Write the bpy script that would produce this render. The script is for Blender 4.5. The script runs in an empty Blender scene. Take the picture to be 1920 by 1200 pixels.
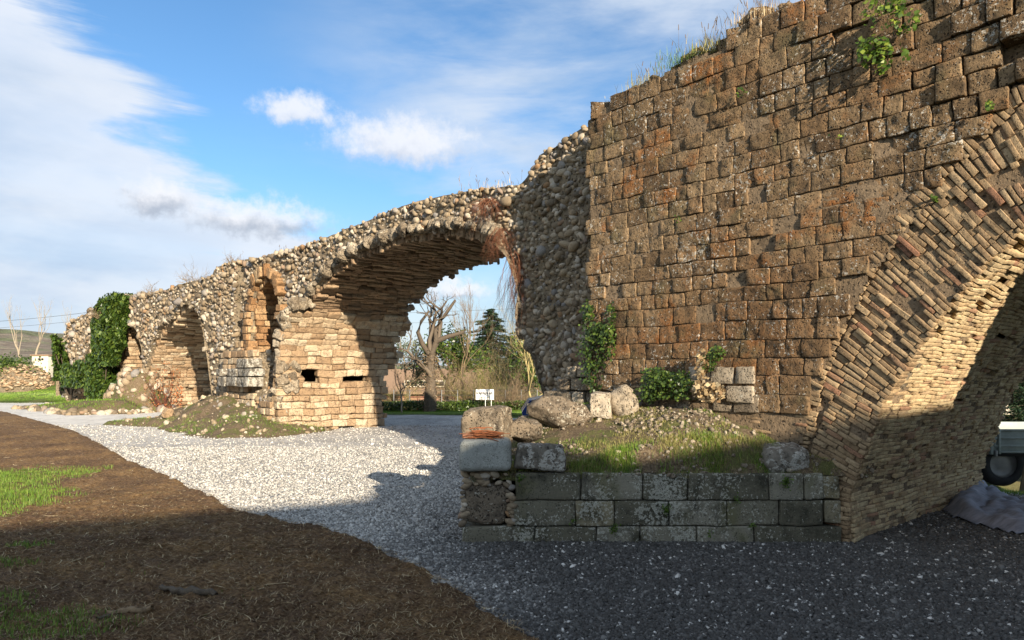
import bpy, math, random
import numpy as np
from mathutils import Vector
C = bpy.context.scene.collection
SC = bpy.context.scene
rs = np.random.RandomState(7)
# ------------------------------------------------------------------ camera, sky, sun
F = 1340.0; CX = 960.0; HY = 697.0; H = 1.65          # focal length, centre column and horizon row of the photograph
cam_d = bpy.data.cameras.new('camera'); cam = bpy.data.objects.new('camera', cam_d); C.objects.link(cam)
cam.location = (0, 0, H); cam.rotation_euler = (math.radians(90), 0, 0)
cam_d.sensor_width = 36; cam_d.lens = 36 * F / 1920; cam_d.shift_y = (HY - 600) / 1920
cam_d.clip_end = 8000; cam_d.clip_start = 0.05
SC.camera = cam
N_ = np.array([.7533, .6577]); D_ = np.array([-.6577, .7533])   # across the bridge, along the bridge (leftwards)
P0 = np.array([3.28, 6.97])                                     # foot of the near brick pier corner
RAT = .285; TANE = .30                                          # sun: sideways drift and fall per metre along the bridge
lv = D_ + RAT * N_; ln = float(np.hypot(*lv)); tan_el = TANE / ln
light = Vector((lv[0] / ln, lv[1] / ln, -tan_el)).normalized()
sd = bpy.data.lights.new('sun', 'SUN'); sun = bpy.data.objects.new('sun', sd); C.objects.link(sun)
sd.energy = 5.0; sd.angle = math.radians(.5); sd.color = (1, .86, .68)
sun.rotation_euler = light.to_track_quat('-Z', 'Y').to_euler(); sun.location = (10, -10, 20)
world = bpy.data.worlds.new("World"); SC.world = world; world.use_nodes = True
SC.view_settings.view_transform = 'Standard'; SC.view_settings.look = 'None'
SC.view_settings.gamma = 1; SC.view_settings.exposure = 1.03

class NT:
    """small node-tree helper"""
    def __init__(s, nt): s.nt = nt; s.L = nt.links
    def n(s, t, **k):
        o = s.nt.nodes.new(t)
        for a, b in k.items():
            if a == 'i':
                for x, y in b.items():
                    if hasattr(y, 'is_output'): s.L.new(y, o.inputs[x])
                    else: o.inputs[x].default_value = y
            else: setattr(o, a, b)
        return o
    def m(s, op, a, b=None, c=None, clamp=False):
        o = s.nt.nodes.new('ShaderNodeMath'); o.operation = op; o.use_clamp = clamp
        for k, y in enumerate((a, b, c)):
            if y is None: continue
            if hasattr(y, 'is_output'): s.L.new(y, o.inputs[k])
            else: o.inputs[k].default_value = y
        return o.outputs[0]
    def mix(s, f, a, b, mode='MIX'):
        o = s.nt.nodes.new('ShaderNodeMix'); o.data_type = 'RGBA'; o.blend_type = mode
        for k, y in ((0, f), (6, a), (7, b)):
            if hasattr(y, 'is_output'): s.L.new(y, o.inputs[k])
            elif k == 0: o.inputs[k].default_value = y
            else: o.inputs[k].default_value = (*y, 1) if len(y) == 3 else y
        return o.outputs[2]
    def ss(s, x, a, b):
        o = s.nt.nodes.new('ShaderNodeMapRange'); o.interpolation_type = 'SMOOTHSTEP'
        s.L.new(x, o.inputs[0]); o.inputs[1].default_value = a; o.inputs[2].default_value = b
        return o.outputs[0]
    def noise(s, vec, scale, detail=4, rough=.55, out=0, dist=0):
        return s.n('ShaderNodeTexNoise', i={'Vector': vec, 'Scale': scale, 'Detail': detail, 'Roughness': rough, 'Distortion': dist}).outputs[out]

def build_sky():
    w = NT(world.node_tree); w.nt.nodes.clear()
    out = w.n('ShaderNodeOutputWorld'); bg = w.n('ShaderNodeBackground', i={'Strength': .060})
    w.L.new(bg.outputs[0], out.inputs[0])
    sky = w.n('ShaderNodeTexSky', sky_type='NISHITA', sun_disc=False)
    sky.sun_elevation = math.atan(tan_el)
    sx, sy = -light.x, -light.y
    sky.sun_rotation = math.atan2(sx, sy)
    sky.altitude = 100; sky.air_density = 1.0; sky.dust_density = .6; sky.ozone_density = 2.0
    tc = w.n('ShaderNodeTexCoord'); sep = w.n('ShaderNodeSeparateXYZ', i={0: tc.outputs['Generated']})
    x, y, z = sep.outputs
    az = w.m('ARCTAN2', x, y); el = w.m('ARCSINE', z)
    # cloud plane coordinates (a flat cloud deck seen from below)
    zz = w.m('MAXIMUM', w.m('ADD', z, .10), .03)
    cv = w.n('ShaderNodeCombineXYZ', i={0: w.m('DIVIDE', x, zz), 1: w.m('DIVIDE', y, zz), 2: 0.0}).outputs[0]
    ae = w.n('ShaderNodeCombineXYZ', i={0: az, 1: w.m('MULTIPLY', el, 1.0), 2: 0.0}).outputs[0]
    def rot(vec, deg, sc):
        return w.n('ShaderNodeMapping', i={0: vec, 2: (0, 0, math.radians(deg)), 3: sc}).outputs[0]
    n_big = w.noise(rot(ae, 0, (1, 1.6, 1)), 3.2, 6, .6)
    streak = w.noise(rot(ae, 38, (1.2, 7, 1)), 2.3, 7, .62, dist=.4)
    streak2 = w.noise(rot(ae, 150, (1, 3.2, 1)), 2.6, 6, .55, dist=.3)
    # big sheet of cloud on the left: below the line from (az -.62, el .47) to (az -.25, el .17)
    d = w.m('ADD', w.m('MULTIPLY', az, .72), w.m('MULTIPLY', el, .70))
    d = w.m('ADD', d, .107)
    d = w.m('ADD', d, w.m('MULTIPLY', w.m('SUBTRACT', streak, .5), -.30))
    d = w.m('ADD', d, w.m('MULTIPLY', w.m('SUBTRACT', n_big, .5), -.16))
    left = w.ss(d, .03, -.05)
    left = w.m('MULTIPLY', left, w.m('ADD', .72, w.m('MULTIPLY', streak, .40)), clamp=True)
    # thin veil to the right and low down
    veil = w.m('MULTIPLY', w.ss(w.m('ADD', w.m('MULTIPLY', streak2, .75), w.m('MULTIPLY', w.noise(rot(ae, 118, (1, 6, 1)), 4.0, 8, .65, dist=.6), .25)), .36, .64), w.ss(w.m('ADD', az, w.m('MULTIPLY', el, -.2)), -.48, -.05))
    veil = w.m('MULTIPLY', veil, .9)
    low = w.m('MULTIPLY', w.ss(el, .26, .02), .78)
    thin = w.m('MAXIMUM', w.m('MAXIMUM', left, veil), low)
    base = w.mix(.0, sky.outputs[0], (0, 0, 0))
    tint = w.mix(1.0, base, (1.0, 1.36, 1.62), 'MULTIPLY')
    tint = w.mix(w.ss(el, .0, .30), w.mix(1.0, base, (1.0, 1.15, 1.25), 'MULTIPLY'), tint)
    grey = w.noise(rot(ae, 20, (1, 2.5, 1)), 4.5, 5, .55)
    veilc = w.mix(w.ss(grey, .35, .65), (4.3, 5.4, 7.0), (6.3, 6.9, 7.8))
    veilc = w.mix(w.m('MULTIPLY', w.m('MULTIPLY', w.ss(d, -.26, -.04), left), .55), veilc, (7.6, 7.9, 8.5))
    col = w.mix(thin, tint, veilc)
    # cumulus puffs: centre az/el, radii
    def puff(px, py, rx, ry, dark, k, lo_=-.8):
        nonlocal col
        a0 = math.atan2((px - CX) / F, 1); e0 = math.atan2((HY - py) / F, math.hypot(1, (px - CX) / F))
        c = math.cos(a0)
        ra = rx / F * c * c; re = ry / F * c
        wn = w.noise(ae, 26 + k, 5, .6, out=1)
        wv = w.n('ShaderNodeVectorMath', operation='SUBTRACT', i={0: wn, 1: (.5, .5, .5)})
        ws = w.n('ShaderNodeSeparateXYZ', i={0: wv.outputs[0]})
        da = w.m('DIVIDE', w.m('ADD', w.m('SUBTRACT', az, a0), w.m('MULTIPLY', ws.outputs[0], .07)), ra)
        de = w.m('DIVIDE', w.m('ADD', w.m('SUBTRACT', el, e0), w.m('MULTIPLY', ws.outputs[1], .045)), re)
        deb = w.m('MULTIPLY', w.m('MINIMUM', de, 0.0), .5)      # flatter base
        r2 = w.m('SQRT', w.m('ADD', w.m('MULTIPLY', da, da), w.m('MULTIPLY', w.m('ADD', de, deb), w.m('ADD', de, deb))))
        mask = w.m('MULTIPLY', w.ss(w.m('ADD', r2, w.m('MULTIPLY', w.m('SUBTRACT', w.noise(ae, 70 + k, 6, .65), .5), 1.1)), 1.45, .35), .86)
        sh = w.ss(w.m('ADD', de, w.m('MULTIPLY', ws.outputs[2], 1.6)), lo_, lo_ + 1.1)
        cc = w.mix(sh, dark, (7.9, 8.0, 8.4))
        col = w.mix(mask, col, cc)
    puff(555, 212, 70, 30, (6.3, 6.7, 7.5), 0)
    puff(755, 272, 125, 46, (5.8, 6.1, 6.9), 3)
    puff(300, 382, 70, 40, (3.7, 4.2, 5.1), 6, -.4)
    puff(490, 418, 120, 42, (3.8, 4.3, 5.2), 9, -.5)
    puff(850, 545, 60, 20, (4.0, 4.7, 5.7), 12)
    w.L.new(col, bg.inputs[0])
build_sky()

# ------------------------------------------------------------------ helpers
def hash3(i, j, k, s):
    h = (i * 374761393 + j * 668265263 + k * 2147483647 % 1000003 * 97 + s * 144269) & 0xffffffff
    h = ((h ^ (h >> 13)) * 1274126177) & 0xffffffff
    h = (h ^ (h >> 16)) & 0xffffffff
    h = (h * 2246822519) & 0xffffffff
    return ((h ^ (h >> 15)) & 0xffffff) / float(0xffffff)
def vnoise(p, s=0):
    p = np.asarray(p, float); f = np.floor(p); t = p - f; t = t * t * (3 - 2 * t); i = f.astype(np.int64)
    r = 0
    for a in (0, 1):
        wa = t[:, 0] if a else 1 - t[:, 0]
        for b in (0, 1):
            wb = t[:, 1] if b else 1 - t[:, 1]
            for c in (0, 1):
                wc = t[:, 2] if c else 1 - t[:, 2]
                r = r + wa * wb * wc * hash3(i[:, 0] + a, i[:, 1] + b, i[:, 2] + c, s)
    return r * 2 - 1
def fbm(p, o=3, s=0):
    p = np.asarray(p, float); r = 0; a = 1; t = 0
    for k in range(o): r = r + a * vnoise(p * 2 ** k, s + k * 7); t += a; a *= .5
    return r / t
def fbm3(p, o=2, s=0): return np.stack([fbm(p, o, s + 11 * k) for k in range(3)], 1)
def sm(x, a, b):
    t = np.clip((np.asarray(x, float) - a) / (b - a), 0, 1); return t * t * (3 - 2 * t)
def W(px, py, Y): return np.array([(px - CX) / F * Y, Y, H + (HY - py) / F * Y])
def UV(u, v, z=0.0):
    u, v, z = np.broadcast_arrays(np.asarray(u, float), np.asarray(v, float), np.asarray(z, float))
    return np.stack([P0[0] + u * D_[0] + v * N_[0], P0[1] + u * D_[1] + v * N_[1], z], -1)
def FP(px, py, v=0.0):
    rx = (px - CX) / F; t = (7.05 + v) / (rx * N_[0] + N_[1])
    return t * (rx * D_[0] + D_[1]) - 3.09, H + (HY - py) / F * t
def GP(px, py, z=0.0):
    Y = F * (H - z) / (py - HY); return np.array([(px - CX) / F * Y, Y])
def FPoly(pts, v=0.0): return np.array([FP(a, b, v) for a, b in pts])

def tag(o, label=None, cat=None, group=None, kind=None):
    for k, v in (('label', label), ('category', cat), ('group', group), ('kind', kind)):
        if v: o[k] = v
    return o
def thing(name, label, cat, loc=(0, 0, 0), group=None):
    o = bpy.data.objects.new(name, None); C.objects.link(o); o.location = [float(q) for q in loc]; o.empty_display_size = .2
    return tag(o, label, cat, group)
def obj(name, V, Fc, mat, parent=None, attrs=None, smooth=False, off=None):
    """V (n,3) world coordinates, Fc array (m,k) or list; off = origin of the object when it has no parent"""
    V = np.asarray(V, np.float32)
    o3 = np.zeros(3)
    if parent is not None:
        q = parent
        while q is not None: o3 = o3 + np.array(q.location); q = q.parent
    elif off is not None: o3 = np.asarray(off, float)
    me = bpy.data.meshes.new(name)
    V = V - o3.astype(np.float32)
    if isinstance(Fc, np.ndarray):
        k = Fc.shape[1]; me.vertices.add(len(V)); me.vertices.foreach_set('co', V.ravel())
        me.loops.add(Fc.size); me.loops.foreach_set('vertex_index', Fc.astype(np.int32).ravel())
        me.polygons.add(len(Fc)); me.polygons.foreach_set('loop_start', np.arange(0, Fc.size, k, dtype=np.int32))
        try: me.polygons.foreach_set('loop_total', np.full(len(Fc), k, np.int32))
        except Exception: pass
        me.update(calc_edges=True)
    else:
        me.from_pydata([tuple(v) for v in V.tolist()], [], [tuple(f) for f in Fc])
    if smooth: me.polygons.foreach_set('use_smooth', np.ones(len(me.polygons), bool))
    for an, av in (attrs or {}).items():
        a = me.attributes.new(an, 'FLOAT', 'POINT'); a.data.foreach_set('value', np.asarray(av, np.float32))
    me.materials.append(mat); me.update()
    o = bpy.data.objects.new(name, me); C.objects.link(o)
    if parent is not None: o.parent = parent
    elif off is not None: o.location = [float(q) for q in off]
    return o

def box_template(n):
    """n cells per edge; outer cells become a rounded border of absolute width (see batch)"""
    idx = {}; I = []; Q = []
    def vid(p):
        if p not in idx: idx[p] = len(I); I.append(p)
        return idx[p]
    for ax in range(3):
        o1, o2 = [a for a in range(3) if a != ax]
        for sd_ in (0, n):
            for i in range(n):
                for j in range(n):
                    q = []
                    for a, b in ((i, j), (i + 1, j), (i + 1, j + 1), (i, j + 1)):
                        p = [0, 0, 0]; p[ax] = sd_; p[o1] = a; p[o2] = b; q.append(vid(tuple(p)))
                    if (sd_ == 0) != (ax == 1): q = q[::-1]
                    Q.append(q)
    I = np.array(I); T = np.clip((I - 1) / (n - 2.0) * 2 - 1, -1, 1); S = np.where(I == 0, -1, np.where(I == n, 1, 0)).astype(float)
    S /= np.linalg.norm(S, axis=1)[:, None]
    return (T, S), np.array(Q)
def ico_template(sub):
    import bmesh
    bm = bmesh.new(); bmesh.ops.create_icosphere(bm, subdivisions=sub, radius=1)
    V = np.array([v.co[:] for v in bm.verts]); Fc = np.array([[v.index for v in f.verts] for f in bm.faces]); bm.free()
    return V, Fc
def rotm(e):
    e = np.atleast_2d(e); cx, cy, cz = np.cos(e).T; sx, sy, sz = np.sin(e).T
    R = np.zeros((len(e), 3, 3))
    R[:, 0, 0] = cy * cz; R[:, 0, 1] = sx * sy * cz - cx * sz; R[:, 0, 2] = cx * sy * cz + sx * sz
    R[:, 1, 0] = cy * sz; R[:, 1, 1] = sx * sy * sz + cx * cz; R[:, 1, 2] = cx * sy * sz - sx * cz
    R[:, 2, 0] = -sy; R[:, 2, 1] = sx * cy; R[:, 2, 2] = cx * cy
    return R
def batch(tpl, pos, axes, half, jit=.0, rnd=None, lump=0.0, freq=8.0, seed=0, bev=.009):
    """pos (n,3); axes (n,3,3) rows = local x,y,z directions; half (n,3) half sizes; jit = per-vertex jitter share"""
    V, Q = tpl; n = len(pos); r = np.random.RandomState(seed + 5)
    if isinstance(V, tuple):
        T, S = V; V = T; hs = np.maximum(half, .004); rr_ = np.minimum(bev * r.uniform(.6, 1.6, n)[:, None], hs.min(1, keepdims=True) * .6)
        L = T[None] * (hs - rr_)[:, None, :] + S[None] * rr_[:, None, :]
    else: L = V[None] * half[:, None, :]
    if jit: L = L * (1 + r.uniform(-jit, jit, L.shape))
    Pw = np.einsum('nvk,nkc->nvc', L, axes) + pos[:, None, :]
    Pw = Pw.reshape(-1, 3)
    if lump: Pw = Pw + fbm3(Pw * freq, 2, seed) * lump
    Fc = (Q[None] + (np.arange(n) * len(V))[:, None, None]).reshape(-1, Q.shape[1])
    rr = r.uniform(0, 1, n) if rnd is None else rnd
    return Pw, Fc, np.repeat(rr, len(V))
def join(*parts):
    if len({p[1].shape[1] for p in parts if len(p[0])}) > 1:
        parts = [(V, Fc if Fc.shape[1] == 3 else np.concatenate([Fc[:, [0, 1, 2]], Fc[:, [0, 2, 3]]]), R) for V, Fc, R in parts]
    Vs, Fs, Rs = [], [], []; o = 0
    for V, Fc, R in parts:
        if len(V) == 0: continue
        Vs.append(V); Fs.append(Fc + o); Rs.append(R); o += len(V)
    return np.concatenate(Vs), np.concatenate(Fs), np.concatenate(Rs)
B2, B3, B4, B6 = box_template(3), box_template(4), box_template(5), box_template(8)
I1, I2, I3 = ico_template(1), ico_template(2), ico_template(4)
def cut(tpl, seed, n=7, lo=.62, hi=.9):
    V, Fc = tpl; V = V.copy(); r = np.random.RandomState(seed)
    for _ in range(n):
        d = r.normal(size=3); d /= np.linalg.norm(d); o = r.uniform(lo, hi); k = V @ d; V = V - np.maximum(k - o, 0)[:, None] * d
    return V, Fc
def grid_faces(nu, nv, wrap=False):
    i = np.arange(nu - 1)[:, None] * nv; j = np.arange(nv - 1)[None]
    a = (i + j).ravel(); return np.stack([a, a + 1, a + nv + 1, a + nv], 1)
def tubes(segs, sides=5):
    """segs: list of (points (k,3), radii (k))"""
    Vs, Fs = [], []; o = 0
    ang = np.arange(sides) / sides * 2 * math.pi
    for P, R in segs:
        P = np.asarray(P, float); R = np.asarray(R, float); k = len(P)
        T = np.gradient(P, axis=0); T /= np.linalg.norm(T, axis=1)[:, None] + 1e-9
        up = np.where(np.abs(T[:, 2:3]) > .9, [[1., 0, 0]], [[0, 0, 1.]])
        A = np.cross(T, up); A /= np.linalg.norm(A, axis=1)[:, None] + 1e-9; Bv = np.cross(T, A)
        ring = P[:, None] + R[:, None, None] * (np.cos(ang)[None, :, None] * A[:, None] + np.sin(ang)[None, :, None] * Bv[:, None])
        Vs.append(ring.reshape(-1, 3))
        i = np.arange(k - 1)[:, None] * sides; j = np.arange(sides)[None]; j2 = (j + 1) % sides
        Fs.append(np.stack([(i + j).ravel(), (i + j2).ravel(), (i + sides + j2).ravel(), (i + sides + j).ravel()], 1) + o)
        o += k * sides
    return np.concatenate(Vs), np.concatenate(Fs)
def leaves(P, size, seed=0, up=.3, nrm=None, aspect=.6):
    """pointed leaf quads at points P"""
    r = np.random.RandomState(seed); n = len(P); size = np.broadcast_to(size, n) * r.uniform(.6, 1.35, n)
    d = r.normal(size=(n, 3)); 
    if nrm is None: nn = r.normal(size=(n, 3)); nn[:, 2] += up
    else: nn = nrm + r.normal(size=(n, 3)) * .45
    nn /= np.linalg.norm(nn, axis=1)[:, None]
    a = np.cross(nn, d); a /= np.linalg.norm(a, axis=1)[:, None] + 1e-9; b = np.cross(nn, a)
    s = size[:, None]
    Vv = np.stack([P - a * s * .5, P + b * s * .5 * aspect + nn * s * .08, P + a * s * .6, P - b * s * .5 * aspect + nn * s * .08], 1).reshape(-1, 3)
    Fc = np.arange(n * 4).reshape(-1, 4)
    return Vv, Fc, np.repeat(r.uniform(0, 1, n), 4)
def blades(P, h, w, seed=0, lean=.5, seg=2):
    r = np.random.RandomState(seed); n = len(P); h = np.broadcast_to(h, n) * r.uniform(.5, 1.3, n); w = np.broadcast_to(w, n)
    az = r.uniform(0, 2 * math.pi, n); ln_ = r.uniform(.1, 1, n) * lean * h
    dx = np.stack([np.cos(az), np.sin(az), np.zeros(n)], 1); sd_ = np.stack([-np.sin(az), np.cos(az), np.zeros(n)], 1)
    up = np.array([[0, 0, 1.]])
    m = P + up * (h * .6)[:, None] + dx * (ln_ * .35)[:, None]; t = P + up * (h * np.sqrt(np.clip(1 - (ln_ / h * .6) ** 2, .1, 1)))[:, None] + dx * ln_[:, None]
    ww = w[:, None]
    Vv = np.stack([P - sd_ * ww * .5, P + sd_ * ww * .5, m + sd_ * ww * .4, m - sd_ * ww * .4, t + sd_ * ww * .06, t - sd_ * ww * .06], 1).reshape(-1, 3)
    b = (np.arange(n) * 6)[:, None]
    Fc = np.concatenate([b + [0, 1, 2, 3], b + [3, 2, 4, 5]])
    return Vv, Fc, np.repeat(r.uniform(0, 1, n), 6)

# ------------------------------------------------------------------ materials
def mat_base(name):
    m = bpy.data.materials.new(name); m.use_nodes = True; w = NT(m.node_tree)
    b = m.node_tree.nodes['Principled BSDF']; b.inputs['Roughness'].default_value = .9
    b.inputs['Specular IOR Level'].default_value = .25
    return m, w, b
def ramp(w, fac, cols):
    r = w.nt.nodes.new('ShaderNodeValToRGB'); w.L.new(fac, r.inputs[0]); e = r.color_ramp.elements
    while len(e) < len(cols): e.new(.5)
    for k, (p, c) in enumerate(cols): e[k].position = p; e[k].color = (*c, 1)
    return r.outputs[0]
def stone(name, cols, dark=(.03, .025, .02), dk=.5, ns=7, bump=.02, pits=0, pit_s=30, lichen=None, lich_s=9, lich_t=.62, rust=None, moss=None, fine=60, rough=.92, lw=.55, zone=None):
    m, w, b = mat_base(name); tc = w.n('ShaderNodeTexCoord').outputs['Object']
    at = w.n('ShaderNodeAttribute', attribute_name='rnd').outputs['Fac']
    c = ramp(w, at, cols)
    big = w.noise(tc, 1.1, 4, .6)
    n1 = w.noise(tc, ns, 8, .68); n2 = w.noise(tc, fine, 5, .7)
    if rust:
        f = w.m('MULTIPLY', w.ss(big, .5, .62), w.ss(n1, .3, .62)); f = w.m('MULTIPLY', f, w.ss(at, .1, .75)); c = w.mix(f, c, rust)
    if zone:
        zf = w.n('ShaderNodeAttribute', attribute_name='zone').outputs['Fac']; c = w.mix(w.m('MULTIPLY', w.m('MULTIPLY', zf, w.ss(n1, .25, .6)), .85), c, zone)
    if moss: c = w.mix(w.m('MULTIPLY', w.ss(w.noise(tc, 2.3, 5, .6), .52, .68), .7), c, moss)
    c = w.mix(w.m('MULTIPLY', w.ss(n1, .55, .30), dk), c, dark)
    v = w.m('ADD', .62, w.m('MULTIPLY', n2, .76)); c = w.mix(1.0, c, w.n('ShaderNodeCombineXYZ', i={0: v, 1: v, 2: v}).outputs[0], 'MULTIPLY')
    hgt = w.m('ADD', w.m('MULTIPLY', n1, 1.0), w.m('MULTIPLY', n2, .35))
    if pits:
        vo = w.n('ShaderNodeTexVoronoi', i={'Vector': w.n('ShaderNodeVectorMath', operation='ADD', i={0: tc, 1: w.n('ShaderNodeVectorMath', operation='SCALE', i={0: w.noise(tc, 14, 3, .5, out=1), 'Scale': .08}).outputs[0]}).outputs[0], 'Scale': pit_s}).outputs[0]
        pf = w.m('MULTIPLY', w.ss(vo, .38, .12), w.ss(w.noise(tc, 12, 3, .6), .36, .54))
        c = w.mix(w.m('MULTIPLY', pf, .8), c, dark); hgt = w.m('SUBTRACT', hgt, w.m('MULTIPLY', pf, pits))
    if lichen:
        la = w.noise(tc, lich_s * 2.2, 3, .6, dist=.5); lb = w.noise(tc, 1.5, 4, .65)
        lf = w.m('MULTIPLY', w.ss(w.m('ADD', la, w.m('MULTIPLY', lb, lw)), lich_t + .245, lich_t + .275), w.ss(w.noise(tc, lich_s * 9, 3, .6), .38, .5))
        c = w.mix(w.m('MULTIPLY', lf, .9), c, lichen)
    w.L.new(c, b.inputs['Base Color']); b.inputs['Roughness'].default_value = rough
    bp = w.n('ShaderNodeBump', i={'Height': hgt, 'Distance': bump, 'Strength': 1.0}); w.L.new(bp.outputs[0], b.inputs['Normal'])
    return m
def leafm(name, cols, rough=.5, trans=.25):
    m, w, b = mat_base(name); at = w.n('ShaderNodeAttribute', attribute_name='rnd').outputs['Fac']
    c = ramp(w, at, cols); w.L.new(c, b.inputs['Base Color']); b.inputs['Roughness'].default_value = rough
    b.inputs['Specular IOR Level'].default_value = .4
    if trans:
        tr = w.n('ShaderNodeBsdfTranslucent', i={0: c}); mx = w.n('ShaderNodeMixShader', i={0: trans, 1: b.outputs[0], 2: tr.outputs[0]})
        w.L.new(mx.outputs[0], w.nt.nodes['Material Output'].inputs[0])
    return m
def plain(name, col, rough=.6, metal=0, var=.25, ns=9, bump=0):
    m, w, b = mat_base(name); tc = w.n('ShaderNodeTexCoord').outputs['Object']
    n1 = w.noise(tc, ns, 6, .65); c = w.mix(w.m('MULTIPLY', w.ss(n1, .35, .7), var), col, tuple(q * .35 for q in col))
    w.L.new(c, b.inputs['Base Color']); b.inputs['Roughness'].default_value = rough; b.inputs['Metallic'].default_value = metal
    if bump: w.L.new(w.n('ShaderNodeBump', i={'Height': n1, 'Distance': bump}).outputs[0], b.inputs['Normal'])
    return m
M = {}
M['tufa'] = stone('tufa', [(0, (.125, .080, .042)), (.35, (.19, .125, .066)), (.6, (.25, .170, .092)), (.85, (.31, .215, .120)), (1, (.24, .145, .070))],
                  pits=1.6, pit_s=42, bump=.032, ns=13, dk=.7, lichen=(.55, .53, .46), lich_s=14, lich_t=.655, rust=(.25, .10, .028), moss=(.13, .11, .055), zone=(.20, .085, .028))
M['brick'] = stone('yellow_brick', [(0, (.25, .17, .095)), (.25, (.31, .215, .12)), (.6, (.37, .265, .15)), (.88, (.41, .30, .175)), (.94, (.29, .165, .095)), (1, (.28, .14, .085))],
                   bump=.010, ns=14, dk=.6, dark=(.09, .06, .035), pits=.6, pit_s=60)
M['vaultbrick'] = stone('cream_brick', [(0, (.38, .27, .15)), (.3, (.46, .34, .19)), (.6, (.53, .41, .235)), (.88, (.56, .44, .26)), (.95, (.40, .25, .15)), (1, (.36, .20, .12))],
                   bump=.008, ns=9, dk=.6, dark=(.12, .085, .055), pits=.5, pit_s=50)
M['mortar'] = stone('old_mortar', [(0, (.19, .135, .08)), (1, (.28, .205, .13))], bump=.03, ns=14, dk=.6, pits=.8, pit_s=26)
M['core'] = stone('rubble_mortar', [(0, (.23, .185, .125)), (1, (.27, .215, .145))], bump=.05, ns=9, dk=.65, pits=1, pit_s=18, moss=(.16, .13, .07))
M['cobble'] = stone('river_cobble', [(0, (.13, .105, .075)), (.25, (.25, .19, .12)), (.5, (.34, .27, .18)), (.75, (.48, .42, .33)), (.9, (.20, .19, .18)), (1, (.30, .18, .09))],
                    bump=.008, ns=12, dk=.45, dark=(.10, .075, .05))
M['limestone'] = stone('pale_limestone', [(0, (.28, .185, .105)), (.3, (.39, .275, .165)), (.7, (.48, .365, .235)), (1, (.52, .43, .30))],
                       bump=.03, ns=9, dk=.6, dark=(.15, .10, .065), pits=.9, pit_s=34)
M['soffit'] = stone('soffit_stone', [(0, (.19, .125, .075)), (.5, (.28, .19, .115)), (1, (.36, .255, .155))], bump=.02, ns=8, dk=.65, dark=(.07, .05, .03), pits=.6, pit_s=30)
M['ochre'] = stone('ochre_tufa', [(0, (.25, .135, .06)), (.5, (.36, .22, .11)), (1, (.46, .33, .19))], bump=.025, ns=9, dk=.6, pits=.9, pit_s=34)
M['ashlar'] = stone('grey_ashlar', [(0, (.12, .11, .075)), (.4, (.19, .175, .125)), (.75, (.27, .25, .19)), (1, (.26, .215, .12))],
                    bump=.018, ns=2.6, dk=.93, dark=(.028, .027, .018), lichen=(.46, .45, .37), lich_s=17, lich_t=.80, lw=.95, pits=.5, pit_s=60, moss=(.13, .125, .055))
M['paleblock'] = stone('pale_block', [(0, (.30, .31, .28)), (1, (.36, .37, .33))], bump=.007, ns=5, dk=.25, pits=.5, pit_s=70, lichen=(.5, .5, .46), lich_s=20, lich_t=.7)
M['lichenblock'] = stone('lichen_block', [(0, (.16, .14, .11)), (1, (.22, .195, .155))], bump=.025, ns=7, dk=.8, lichen=(.46, .44, .38), lich_s=6, lich_t=.535, pits=.6)
M['boulder'] = stone('weathered_boulder', [(0, (.19, .15, .105)), (.5, (.28, .225, .155)), (1, (.46, .39, .29))], bump=.035, ns=9, dk=.8, pits=1.1, pit_s=40, lichen=(.5, .47, .38), lich_s=12, lich_t=.645)
M['bark'] = stone('bark', [(0, (.09, .07, .05)), (1, (.17, .135, .095))], bump=.02, ns=18, dk=.5)
M['bark_pale'] = stone('pale_bark', [(0, (.25, .20, .14)), (1, (.42, .36, .27))], bump=.01, ns=10, dk=.3, dark=(.12, .1, .08))
M['wood'] = stone('rotten_wood', [(0, (.20, .14, .08)), (1, (.30, .21, .12))], bump=.01, ns=12, dk=.7)
M['bark_yellow'] = stone('yellow_bark', [(0, (.38, .30, .13)), (1, (.52, .43, .20))], bump=.01, ns=10, dk=.3, dark=(.14, .11, .05))
M['twig'] = leafm('dry_twigs', [(0, (.13, .09, .055)), (.6, (.24, .17, .10)), (1, (.33, .25, .15))], .8, 0)
M['twigdark'] = leafm('dark_twigs', [(0, (.07, .052, .035)), (.6, (.13, .10, .07)), (1, (.20, .16, .11))], .8, 0)
M['redtwig'] = leafm('red_twigs', [(0, (.10, .035, .02)), (.6, (.20, .075, .035)), (1, (.30, .14, .07))], .8, 0)
M['straw'] = leafm('straw', [(0, (.22, .14, .07)), (.5, (.42, .30, .15)), (1, (.64, .52, .31))], .8, .15)
M['grass'] = leafm('grass_blades', [(0, (.06, .12, .014)), (.55, (.15, .27, .03)), (1, (.30, .38, .07))], .5, .3)
M['drygrass'] = leafm('dry_grass', [(0, (.20, .19, .045)), (.5, (.33, .30, .09)), (1, (.50, .43, .20))], .7, .25)
M['ivy'] = leafm('ivy_leaf', [(0, (.016, .036, .007)), (.6, (.055, .10, .016)), (1, (.13, .18, .03))], .38, .15)
M['ivy_light'] = leafm('ivy_leaf_light', [(0, (.05, .10, .012)), (.6, (.12, .20, .025)), (1, (.30, .36, .05))], .42, .3)
M['conifer'] = leafm('conifer_needles', [(0, (.012, .03, .016)), (.6, (.03, .065, .028)), (1, (.075, .12, .05))], .6, .1)
M['olive'] = leafm('olive_leaf', [(0, (.05, .075, .03)), (.6, (.11, .14, .055)), (1, (.19, .20, .09))], .6, .2)
M['redleaf'] = leafm('red_leaf', [(0, (.22, .06, .02)), (1, (.46, .17, .06))], .7, .2)

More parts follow.
